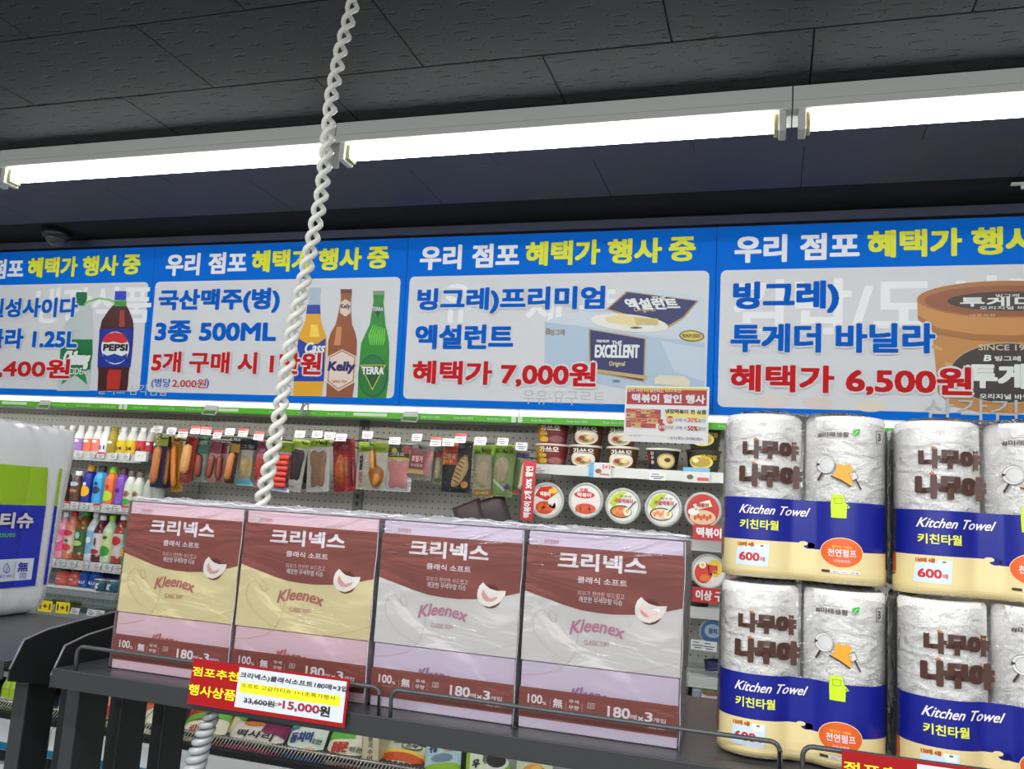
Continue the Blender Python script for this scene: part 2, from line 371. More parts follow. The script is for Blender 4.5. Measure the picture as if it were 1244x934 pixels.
def price_tag(parent,p,w=.03,h=.024,red=False,tilt=0,name='price_tag'):
    """a small paper label; p = centre in the parent's frame"""
    b=MB(); a=Art(lambda u,v,d:(u,-d,v),.0004)
    b.box(-w/2,w/2,0,.001,-h/2,h/2,tagm)
    a.mb=b
    for k,(l,ww) in enumerate(((.25,.7),(-.05,.8),(-.28,.5))): a.rect(-w/2*ww,h*l-h*.05,w/2*ww*(.2 if k==0 else .9),h*l+h*.05,tagtxt)
    if red: a.rect(-w/2,h*.18,w/2,h/2,tagr,2)
    o=b.build(name,parent); o.location=p; o.rotation_euler=(math.radians(-12),0,tilt); return o
def case(x0,x1,label,shelves,sx0,sx1,rail_notes):
    t=thing('display_case',label,'refrigerated case',((x0+x1)/2,YF,0),group='open refrigerated cases along the back wall')
    c=(x0+x1)/2; a,b_=x0-c+.002,x1-c-.002
    m=MB(); m.box(a,b_,.0,.62,1.893,1.899,white_p); m.build('canopy',t)
    m=MB(); m.prism([(.0,1.8735),(-.004,1.8765),(-.004,1.890),(.0,1.893),(.03,1.893),(.03,1.8735)],a+.004,b_-.004,lampm,'x'); m.build('lamp_diffuser',t)
    l=bpy.data.lights.new('case_lamp','AREA'); l.shape='RECTANGLE'; l.size=b_-a-.1; l.size_y=.03; l.energy=CASE_W; l.color=(1,1,.95)
    lo=bpy.data.objects.new('case_lamp',l); COL.objects.link(lo); lo.parent=t; lo.location=(0,.05,1.868); lo.rotation_euler=(math.radians(38),0,0)
    m=MB(); m.box(a,b_,-.008,.004,1.848,1.8725,green,.001)
    ar=Art(lambda u,v,d:(u,-.008-d,v),.0005); ar.mb=m
    xx=a+.03; ar.rect(a,1.850,a+.018,1.871,pale); ar.rect(b_-.02,1.850,b_-.002,1.871,pale)
    for k in range(int((b_-a)/.13)):
        if k%5==3: ar.rect(xx,1.855,xx+.14,1.867,pale); 
        elif k%5!=4: ar.text('Green Store GS25',xx+.02,1.856,xx+.095,1.864,pale)
        xx+=.13
    m.build('green_rail',t)
    m=MB(); m.box(a,b_,.55,.58,.95,1.905,PEG); m.build('back_panel',t)
    m=MB(); m.box(a,b_,.55,.58,.30,.95,dark)
    for k in range(46): m.box(a+k*(b_-a)/46,a+k*(b_-a)/46+.012,.54,.55,.42,.92,dark)
    m.build('air_grille',t)
    m=MB(); m.prism([(-.10,.60),(.45,.66),(.45,.62),(-.10,.56)],a,b_,M('well_floor_grey',(150,152,152),.3,metal=.3),'x'); m.build('well_floor',t)
    m=MB(); m.box(a,b_,-.145,-.115,.605,.628,dark,.003); m.build('front_ledge',t)
    m=MB()
    for k in range(int((b_-a)/.0135)):
        x=a+.005+k*.0135; m.tube([(x,-.118,.625),(x+.012,-.10,.655),(x+.014,-.085,.658)],.0022,M('rack_wire',(196,192,180),.3,metal=.6),4)
    o=m.build('wire_rack_teeth',t); o['kind']='stuff'
    m=MB(); m.tube([(a,-.1,.656),(b_,-.1,.656)],.003,M('rack_wire',(196,192,180)),6); m.build('rack_rail',t)
    m=MB(); m.prism([(-.16,.60),(-.14,.606),(-.10,.606),(-.10,.5),(-.17,.5)],a,b_,white_p,'x'); m.build('front_panel',t)
    m=MB(); m.box(a,b_,-.176,-.165,.503,.528,ink(18,108,150),.001); m.build('blue_strip',t)
    m=MB(); m.box(a,b_,-.15,-.1,.455,.5,dark); m.box(a,b_,-.18,-.1,.0,.45,white_p,.004); m.build('kick_panel',t)
    for z in shelves:
        m=MB(); m.box(sx0-c,sx1-c,YS-YF+.004,.55,z+.008,z+.02,white_p); m.box(sx0-c,sx1-c,YS-YF,YS-YF+.005,z-.018,z+.02,M('shelf_front_rail',(196,197,194),.35)); 
        m.box(sx0-c,sx1-c,YS-YF-.004,YS-YF,z-.018,z-.014,M('shelf_front_rail',(196,197,194),.35)); m.build('shelf',t)
    return t
cL=case(-4.33,-2.603,'open refrigerated case at the left holding rows of bottled drinks',[1.655,1.425,1.165],-4.3,-2.70,0)
cM=case(-2.603,-.878,'middle open refrigerated case with packets hanging on a pegboard back',[],0,0,0)
cR=case(-.878,.85,'open refrigerated case at the right with noodle cups on its shelf',[1.70,1.455,1.22,.985],-.868,.84,0)
for t_,z_ in ((cL,1.07),(cR,.90)):
    c=t_.location.x; a=(-4.33 if t_ is cL else -.87)-c; b_=(-2.61 if t_ is cL else .84)-c
    m=MB(); m.box(a,b_,.09,.11,z_-.014,z_+.012,chrome,.003); m.build('chrome_rail',t_)
    m=MB(); m.box(a,b_,.098,.102,z_-.115,z_-.014,glass()); m.build('glass_front',t_)
    m=MB(); m.box(a,b_,.07,.5,z_-.135,z_-.115,steel,.003); m.build('lower_deck',t_)
    m=MB(); m.prism([(.07,z_-.135),(.03,z_-.2),(.03,z_-.36),(.5,z_-.36),(.5,z_-.135)],a,b_,steel,'x'); m.build('lower_fascia',t_)
# uprights in the pegboard of the middle case
for px in (441,):
    q=W(px,520,YB-.02)
    m=MB(); x=q.x-cM.location.x; m.box(x-.022,x+.022,.535,.55,.96,1.90,M('upright_grey',(126,125,120),.5),.001)
    for k in range(26): m.box(x-.006,x-.002,.533,.536,1.0+k*.034,1.018+k*.034,dark); m.box(x+.002,x+.006,.533,.536,1.0+k*.034,1.018+k*.034,dark)
    m.build('upright',cM)
q=W(170,548,3.12); m=MB(); x=q.x-cL.location.x; m.box(x-.025,x+.035,.22,.24,q.z-.045,q.z+.0,white_p,.002)
for dx in (0,.018): m.lathe([(.003,0),(.003,.002)],dark,6,(x+dx,.218,q.z-.022)); 
m.build('shelf_bracket',cL)
# white sign holders clipped to the canopy rail
def holder_at(px,py,label):
    q=W(px,py,YF-.012); t=thing('sign_clip',label,'clip',(q.x,YF-.012,1.862),group='white sign clips under the canopy')
    b=MB(); b.box(-.03,.03,-.006,.002,-.006,.016,holder,.002); b.build('clip_body',t)
    b=MB(); b.tube([(-.028,-.004,-.004),(-.034,-.012,-.022),(.03,-.014,-.024),(.032,-.004,-.004)],.003,holder,6); b.build('loop',t)
holder_at(54,498,'white sign clip under the canopy below the cola poster')
holder_at(256,504,'white sign clip under the canopy below the beer poster, left of the twisted cord')
holder_at(499,509,'white sign clip under the canopy at the left end of the dessert poster')
q=W(371,500,YF-.012); t=thing('grey_hook','grey wire hook hanging on the canopy just right of the twisted cord','hook',(q.x,YF-.015,1.885))
b=MB(); b.tube([(-.012,0,.01),(-.006,-.012,.0),(-.012,-.014,-.02),(.004,-.012,-.038),(.02,-.01,-.02),(.012,-.004,.01)],.004,M('hook_grey',(150,152,150),.35),8); b.build('wire',t)
b=MB(); b.tube([(.012,-.006,.012),(.004,-.016,0),(.0,-.02,-.02),(.012,-.02,-.036)],.0035,M('hook_grey',(150,152,150)),8); b.build('wire',t)
# ================================================================== POSTERS (flat backlit sheets above the cases)
TB=.038   # the sheets lean out at the top by about two degrees
def PL(px,py):
    """photo pixel -> (X, z) on the leaning poster plane"""
    z=2.2
    for _ in range(6):
        y=2.90-TB*(z-1.9)/.64-.0; q=W(px,py,y); z=q.z
    return q.x,q.z
def poster_fn(u,v,d): return (u, 2.90-TB*(v-1.9)/.64-.004-d, v)
blue=M('poster_blue',(0,106,210),.55,emit=.08,spec=.08); pwhite=M('poster_white',(212,214,216),.5,emit=.04); pyel=M('poster_yellow',(214,220,20),.5,emit=.1); pcyan=M('poster_letter_blue',(0,96,200),.55,spec=.08)
pred=M('poster_letter_red',(200,34,38),.55,spec=.08); phw=M('poster_header_white',(225,228,232),.5,emit=.1); ghost=M('poster_ghost_letter',(226,228,229),.5,emit=.12); ghost2=M('poster_ghost_grey',(190,192,190),.5)
pL3=PL(494,405)[0]
XJ=[PL(181,405)[0],PL(490,405)[0],PL(868,405)[0]]
W_=XJ[2]-XJ[1]
def poster(x0,x1,label,panel,dxh):
    t=thing('poster',label,'poster',((x0+x1)/2,2.90,1.9),group='promotion posters above the cases'); c=(x0+x1)/2
    fn=lambda u,v,d:(u-c,poster_fn(u,v,d)[1]-2.90,v-1.9)
    m=MB(); m.prism([(0,.0),(-TB,.64),(-TB+.004,.64),(.004,.0)],x0-c+.001,x1-c-.001,blue,'x')
    for vtx in range(len(m.v)): x,y,z=m.v[vtx]; m.v[vtx]=(x,y-.004,z)
    sh=m.build('backing_sheet',t)
    a=Art(fn,.0006)
    a.rect(panel[0],panel[1],panel[2],panel[3],pwhite,1,.02)
    return sh,a,fn
def T(a,body,tl,br,mat,bold=.042,out=None,ow=.06,shear=0,layer=5):
    u0,v1=PL(*tl); u1,v0=PL(*br); a.text(body,u0,v0,u1,v1,mat,layer,bold,out,ow,shear)
zt=PL(670,333)[1]; zb=PL(670,489)[1]
def header(a,dx,clip=False):
    def TT(body,tl,br,mat):
        u0,v1=PL(*tl); u1,v0=PL(*br); a.text(body,u0+dx,v0,u1+dx,v1,mat,4,.046)
    TT('우리',(511.8,299),(561,328),phw); TT('점포',(575,297),(631,325),phw)
    TT('혜택가',(639.6,294),(729,322),pyel); TT('행사',(739,291),(804,320),pyel); TT('중',(813,288.5),(845,318),pyel)
def gl(a,body,px,py,dx,h=.085,w=None,mat=None,bold=.03,layer=2):
    u,v=PL(px,py); a.text(body,u,v-h,u+(w or .42),v,mat or ghost,layer,bold)
def sil(a, prof, mat, layer, S, O):
    """bottle silhouette drawn in crop pixels: prof=[(y, centre, halfwidth)]"""
    pt=[(c-h,y) for y,c,h in prof]+[(c+h,y) for y,c,h in reversed(prof)]
    a.poly([PL(O[0]+x/S,O[1]+y/S) for x,y in pt],mat,layer)
def cp(a,pts,mat,layer,S,O): a.poly([PL(O[0]+x/S,O[1]+y/S) for x,y in pts],mat,layer)
def ce(a,cx,cy,rx,ry,mat,layer,S,O,n=28,an=0):
    p=[]
    for k in range(n):
        q=2*math.pi*k/n; x=rx*math.cos(q); y=ry*math.sin(q); p.append((cx+x*math.cos(an)-y*math.sin(an),cy+x*math.sin(an)+y*math.cos(an)))
    cp(a,p,mat,layer,S,O)
def ct(a,body,x0,y0,x1,y1,mat,layer,S,O,bold=.04,out=None,ow=.06,shear=0): T(a,body,(O[0]+x0/S,O[1]+y0/S),(O[0]+x1/S,O[1]+y1/S),mat,bold,out,ow,shear,layer)
def cl(a,pts,wd,mat,layer,S,O): a.line([PL(O[0]+x/S,O[1]+y/S) for x,y in pts],wd,mat,layer)
# ---- poster of soft drinks
t,a,fn=poster(XJ[0]-W_,XJ[0],'blue and white poster with cola and cider bottles at the far left',(XJ[0]-W_+.025,zb,XJ[0]-.02,zt),0)
header(a,-2*W_-.012)
gl(a,'냉장식품',46,350,0,.16,.62)
S,O=4.013,(0,290)
G=ink(0,110,60)
sil(a,[(322,425,18),(350,420,34),(400,395,62),(440,385,75),(560,378,80),(640,372,78),(742,362,80)],ink(196,206,206),3,S,O)
sil(a,[(492,380,76),(560,378,79),(600,372,77),(640,370,76)],ink(14,120,66),4,S,O)
sil(a,[(262,404,26),(292,402,28),(328,398,22)],G,4,S,O)
cp(a,[(372,490),(395,560),(462,560),(410,612),(432,712),(372,664),(306,712),(330,610),(296,575),(346,560)],ink(20,140,70),5,S,O)
ct(a,'Chilsung',318,545,440,640,M('logo_white',(232,236,232)),7,S,O,.05,ink(10,90,50),.08,.25); ct(a,'CIDER',345,630,425,664,M('logo_white',WHITE),7,S,O,.02)
cl(a,[(418,322),(440,306),(490,292),(540,300),(590,318),(612,322)],.008,ink(130,200,90),5,S,O)
br=ink(70,22,20)
sil(a,[(318,590,26),(350,584,50),(400,577,76),(440,574,82),(520,570,82),(620,560,78),(660,558,74),(700,556,74),(742,552,72)],br,3,S,O)
sil(a,[(640,566,30),(680,560,34),(735,556,30)],ink(190,44,30),4,S,O); sil(a,[(350,600,10),(430,600,14)],ink(170,60,46),4,S,O)
sil(a,[(440,574,83),(500,571,83),(560,566,83),(628,561,80)],ink(16,44,150),5,S,O)
sil(a,[(257,594,27),(300,592,28)],ink(20,60,200),5,S,O); sil(a,[(302,592,30),(330,592,30)],ink(60,170,60),5,S,O)
ce(a,568,534,68,80,M('logo_white',WHITE),6,S,O); 
cp(a,[(506,505),(512,485),(530,465),(568,457),(606,465),(625,488),(630,505),(600,512),(560,502),(530,508)],ink(214,40,52),7,S,O)
cp(a,[(506,560),(530,572),(565,562),(600,574),(628,560),(622,585),(600,602),(568,610),(535,602),(514,584)],ink(16,60,170),7,S,O)
ct(a,'PEPSI',512,514,628,550,ink(16,20,40),8,S,O,.08)
T(a,'칠성사이다',(-11,363),(95.4,386),pcyan,.048,pwhite,.07,layer=9)
T(a,'콜라 1.25L',(-14,399),(95,425),pcyan,.05,pwhite,.07,layer=9)
T(a,'혜택가 3,400원',(-112,434),(86,462),pred,.042,pwhite,.07,layer=9)
gl(a,'샐러드 삼각김밥',120,466,0,.045,.36,ghost2,.0)
a.build('printed_design',t)
# ---- poster of bottled beer
t,a,fn=poster(XJ[0],XJ[1],'blue and white poster with three beer bottles, partly behind the twisted cord',(XJ[0]+.016,zb,XJ[1]-.022,zt),0)
header(a,-W_-.006)
T(a,'국산맥주(병)',(195,352),(340,380.5),pcyan,.046); T(a,'3종 500ML',(191,389.5),(335.6,417),pcyan,.05)
S,O=4.013,(290,290)
am=ink(232,170,28)
sil(a,[(240,376,27),(250,376,29),(290,374,25),(330,370,30),(400,366,38),(440,364,52),(480,362,70),(540,360,72),(640,350,74),(700,345,72),(768,338,70)],am,3,S,O)
sil(a,[(240,376,27),(258,376,29),(285,374,26),(325,371,28)],ink(170,190,205),4,S,O)
sil(a,[(324,370,31),(368,368,35)],ink(30,70,170),5,S,O); sil(a,[(420,372,16),(480,374,24)],ink(250,214,80),4,S,O)
cp(a,[(296,488),(350,520),(392,512),(428,486),(424,560),(418,696),(272,696),(286,560)],ink(22,60,168),5,S,O)
ct(a,'Cass',330,505,425,560,M('logo_white',WHITE),6,S,O,.04,None,0,.3)
kb=ink(150,84,44)
sil(a,[(248,528,27),(272,528,27),(300,526,25),(370,520,32),(420,516,40),(460,512,60),(500,510,70),(560,508,70),(700,500,68),(774,494,64)],kb,3,S,O)
sil(a,[(248,528,28),(268,528,27)],ink(96,60,40),5,S,O); sil(a,[(430,494,12),(520,484,16)],ink(206,140,90),4,S,O)
cp(a,[(524,296),(550,312),(550,362),(524,382),(498,362),(500,312)],ink(226,206,190),5,S,O); ct(a,'Kelly',502,320,548,348,ink(60,34,66),6,S,O,.04)
cp(a,[(508,540),(578,575),(570,700),(490,744),(432,700),(440,575)],ink(232,214,200),5,S,O)
cl(a,[(508,548),(570,580),(562,694),(490,734),(440,694),(448,580),(508,548)],.004,ink(170,110,80),6,S,O)
ct(a,'Kelly',442,598,570,662,ink(48,34,100),7,S,O,.06,None,0,.12); ct(a,'SINCE 1924',462,690,530,704,ink(180,80,60),6,S,O)
tg=ink(34,140,40)
sil(a,[(256,686,27),(280,686,27),(310,684,24),(370,682,32),(420,680,38),(470,674,56),(510,668,68),(560,666,71),(680,660,74),(778,652,70)],tg,3,S,O)
sil(a,[(256,686,28),(276,686,27)],ink(120,150,120),5,S,O)
for k in range(7): sil(a,[(420+k*3,660+k*9,2),(470+k*4,640+k*12,5),(520,645+k*10,2)],ink(110,206,70),4,S,O)
cp(a,[(656,330),(708,330),(682,388)],ink(16,70,40),5,S,O); ct(a,'TERRA',656,334,708,354,M('logo_white',WHITE),6,S,O,.03)
ce(a,658,670,72,104,ink(18,96,50),5,S,O); ce(a,658,670,66,98,ink(24,120,58),6,S,O)
cp(a,[(596,616),(722,616),(656,740)],ink(214,206,60),7,S,O); cp(a,[(603,620),(715,620),(656,732)],ink(14,84,44),8,S,O)
ct(a,'TERRA',606,624,712,664,M('logo_white',WHITE),9,S,O,.05)
T(a,'5개 구매 시 1만원',(187.4,427),(391,456.5),pred,.042,pwhite,.07,layer=10)
T(a,'(병당',(185.8,459.5),(208,472),pcyan,.012); T(a,'2,000원',(211,460),(251,472.4),pred,.012); T(a,')',(251.5,459.5),(254.5,472.6),pcyan,0)
a.build('printed_design',t)
# ---- poster of ice cream dessert box
t,a,fn=poster(XJ[1],XJ[2],'blue and white poster with a boxed dessert, above the hanging packets',(XJ[1]+.016,zb,XJ[2]-.022,zt),0)
header(a,0)
gl(a,'우유·요구르트',636,474,0,.05,.30,ghost2,0)
gl(a,'유',538,345,0,.15,.12); gl(a,'제 품',640,352,0,.13,.34)
S,O=3.458,(600,290)
cp(a,[(215,350),(250,335),(475,290),(560,222),(700,215),(885,250),(885,440),(600,400),(400,372)],ink(205,216,226),3,S,O)
cp(a,[(215,350),(400,375),(640,408),(885,440),(885,700),(700,652),(480,620),(215,560)],ink(176,198,216),3,S,O)
cp(a,[(700,430),(885,462),(885,600),(760,560)],ink(196,212,224),4,S,O)
cp(a,[(556,222),(862,262),(800,335),(735,376),(472,300)],ink(186,150,90),5,S,O); cp(a,[(562,227),(852,264),(795,330),(730,368),(482,296)],ink(28,34,100),6,S,O)
ct(a,'THE',664,245,722,262,M('logo_white',WHITE),7,S,O,.06); ct(a,'엑설런트',556,252,776,300,M('logo_white',WHITE),7,S,O,.05,None,0,-.5); ct(a,'Original',590,290,680,312,ink(206,180,110),7,S,O,.02)
ce(a,572,356,163,36,ink(236,234,222),7,S,O,an=.10); cp(a,[(465,336),(540,318),(600,330),(690,338),(700,362),(640,372),(560,366),(480,352)],ink(232,216,160),8,S,O); cp(a,[(590,332),(690,340),(690,366),(600,366)],ink(214,190,120),9,S,O)
ce(a,640,372,36,12,ink(240,240,240),9,S,O); ce(a,600,376,26,4,ink(90,60,40),9,S,O)
cp(a,[(400,380),(640,420),(634,604),(402,560)],ink(186,150,90),5,S,O); cp(a,[(406,385),(634,423),(628,598),(408,555)],ink(28,34,100),6,S,O)
cp(a,[(425,548),(650,578),(640,592),(430,562)],ink(200,168,110),7,S,O)
ct(a,'THE',497,430,540,450,M('logo_white',WHITE),8,S,O,.05); ct(a,'EXCELLENT',427,446,612,504,M('logo_white',WHITE),8,S,O,.045,None,0,0)
ct(a,'PREMIUM',434,426,486,438,M('logo_white',WHITE),8,S,O); ct(a,'DESSERT',552,446,606,458,M('logo_white',WHITE),8,S,O); ct(a,'Original',486,516,552,542,ink(222,204,140),8,S,O,.02)
ct(a,'빙그레',240,382,298,408,ink(150,130,90),6,S,O,.02); ct(a,'B',222,378,238,404,ink(150,120,70),6,S,O,.04)
ce(a,832,410,53,24,ink(120,100,40),6,S,O,an=.05); ce(a,832,410,47,19,ink(226,200,90),7,S,O,an=.05); ct(a,'PREMIUM DESSERT',792,402,872,418,ink(70,54,20),8,S,O,.02)
cp(a,[(676,585),(700,574),(800,578),(826,600),(820,625),(676,612)],ink(224,218,190),6,S,O); ct(a,'OPEN',500,594,530,606,ink(90,100,110),6,S,O)
T(a,'빙그레)프리미엄',(509,351),(735,381),pcyan,.045,pwhite,.06,layer=10); T(a,'엑설런트',(506,394.5),(623.7,425.5),pcyan,.046)
T(a,'혜택가 7,000원',(503,438),(724,472.5),pred,.042,pwhite,.07,layer=10)
a.build('printed_design',t)
# ---- poster of ice cream tub
t,a,fn=poster(XJ[2],XJ[2]+W_,'blue and white poster with a brown ice cream tub above the kitchen towels',(XJ[2]+.016,zb,XJ[2]+W_-.022,zt),0)
header(a,W_+.006)
gl(a,'김밥/도시락',892,340,0,.19,1.0)
S,O=3.24,(860,250)
zc=1190
cp(a,[(880,470),(905,740),(960,790),(1060,812),(zc,818),(1320,812),(1420,790),(1475,740),(1500,470)],ink(196,136,66),3,S,O)
for k in range(12): ce(a,900+k*52,560+(k*67)%180,26,9,ink(214,160,90),4,S,O,10,.3)
cp(a,[(822,370),(826,450),(900,505),(1040,530),(zc,536),(1340,530),(1480,505),(1554,450),(1558,370)],ink(206,142,70),5,S,O)
cp(a,[(824,430),(826,450),(900,505),(1040,530),(zc,536),(1340,530),(1480,505),(1554,450),(1554,430),(1480,482),(1340,506),(zc,512),(1040,506),(900,482)],ink(170,110,46),6,S,O)
ce(a,zc,370,368,73,ink(176,112,56),6,S,O,40); ce(a,zc,376,340,60,ink(150,84,48),7,S,O,40); ce(a,zc,378,250,38,ink(60,44,38),8,S,O,36)
ct(a,'투게더',990,362,1290,398,M('logo_white',WHITE),9,S,O,.05); ct(a,'빙그레',1130,350,1222,362,M('logo_white',WHITE),9,S,O,.02); ct(a,'오리지널 바닐라',1066,398,1320,410,M('logo_white',WHITE),9,S,O,.02)
ct(a,'냉동보관',1030,428,1130,438,ink(220,170,110),9,S,O)
ce(a,zc-14,660,230,122,ink(190,160,110),7,S,O,44); ce(a,zc-14,660,224,116,ink(52,40,36),8,S,O,44)
ct(a,'SINCE 1974',1062,548,1290,572,ink(214,196,170),9,S,O,.02); ct(a,'빙그레',1126,592,1228,614,M('logo_white',WHITE),9,S,O,.04); ct(a,'B',1084,588,1114,614,M('logo_white',WHITE),9,S,O,.06,None,0,.2)
ct(a,'투게더',1020,620,1370,726,M('logo_white',WHITE),9,S,O,.06); ct(a,'오리지널 바닐라',1066,740,1300,766,M('logo_white',WHITE),9,S,O,.03)
T(a,'빙그레)',(891,342.6),(1019,381),pcyan,.046); T(a,'투게더 바닐라',(888,393.5),(1135.6,430.6),pcyan,.045,pwhite,.05,layer=11)
T(a,'혜택가 6,500원',(887,443),(1180,483.5),pred,.042,pwhite,.07,layer=11)
gl(a,'삼각김밥',1122,484,0,.07,.36,ghost2,0,12)
ce(a,250,770,70,28,ink(222,214,204),2,S,O); ce(a,430,776,60,24,ink(222,206,200),2,S,O); ce(a,640,790,60,22,ink(226,218,196),2,S,O)
a.build('printed_design',t)
# ================================================================== FOREGROUND DISPLAY STAND
grey=M('stand_powder_coat',(46,48,49),.42,bump=.08,bscale=500); greyd=M('stand_dark_coat_and_shade',(28,29,30),.5); greytop=M('stand_top',(62,63,65),.3,bump=.1,bscale=300)
SZ=1.23; SF=1.205
def stand(x0,x1,label,px,rails,posts):
    t=thing('display_stand',label,'display stand',((x0+x1)/2,SF,0)); c=(x0+x1)/2
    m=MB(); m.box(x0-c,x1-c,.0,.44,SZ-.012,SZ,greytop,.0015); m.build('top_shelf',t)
    m=MB(); m.box(x0-c,x1-c,-.003,.0,SZ-.030,SZ+.001,grey,.001); m.build('front_lip',t)
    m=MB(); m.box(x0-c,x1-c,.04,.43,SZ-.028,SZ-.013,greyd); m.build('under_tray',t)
    if px:
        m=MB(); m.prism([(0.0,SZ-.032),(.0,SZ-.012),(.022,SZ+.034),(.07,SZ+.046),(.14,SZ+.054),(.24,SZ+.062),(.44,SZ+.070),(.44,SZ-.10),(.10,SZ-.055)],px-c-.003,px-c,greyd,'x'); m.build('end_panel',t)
        m=MB(); m.tube([(px-c-.0015,0.0,SZ-.012),(px-c-.0015,.022,SZ+.034),(px-c-.0015,.07,SZ+.046),(px-c-.0015,.14,SZ+.054),(px-c-.0015,.24,SZ+.062),(px-c-.0015,.44,SZ+.07)],.002,M('pale_edge',(120,120,122),.35),6); m.build('panel_edge',t)  # paler line along the top edge of the panel
    for (xa,xb) in rails:
        xa-=c; xb-=c; r=.012
        p=[(xa,.008,SZ-.002),(xa,.006,SZ+.022)]+[(xa+r*(1-math.cos(k*math.pi/8)),.006,SZ+.028+r*math.sin(k*math.pi/8)) for k in range(5)]
        p+=[(xb-r*(1-math.cos(k*math.pi/8)),.006,SZ+.028+r*math.sin(k*math.pi/8)) for k in range(4,-1,-1)]+[(xb,.006,SZ+.03),(xb,.008,SZ-.002)]
        m=MB(); m.tube(p,.0032,M('guard_wire',(74,76,78),.35,metal=.3),8); m.build('guard_rail',t)
    for (pa,pb,ya,yb) in posts:
        m=MB(); m.box(pa-c,pb-c,ya-SF,yb-SF,0,SZ-.03,grey,.002); m.box(pb-c-.001,pb-c+.0006,ya-SF+.004,yb-SF,0.01,SZ-.032,greyd); m.build('post',t)  # thin dark sheet puts the shade on each post's right side into colour
    return t
pA,pB=-1.185,-1.157
stand(-1.158,1.3,'long dark grey display stand carrying the tissue and kitchen towel packs',-1.160,[(-1.119,-.555),(-.536,.016),(.044,.62)],
      [(pA,pB,1.27,1.343),(pA,pB,1.38,1.45),(pA,pB,1.505,1.574)])
stand(-3.0,-1.262,'dark grey display stand at the left edge holding the toilet roll pack',-1.250,[(-1.86,-1.297)],[(-1.302,-1.272,1.27,1.335),(-1.302,-1.272,1.38,1.45)])
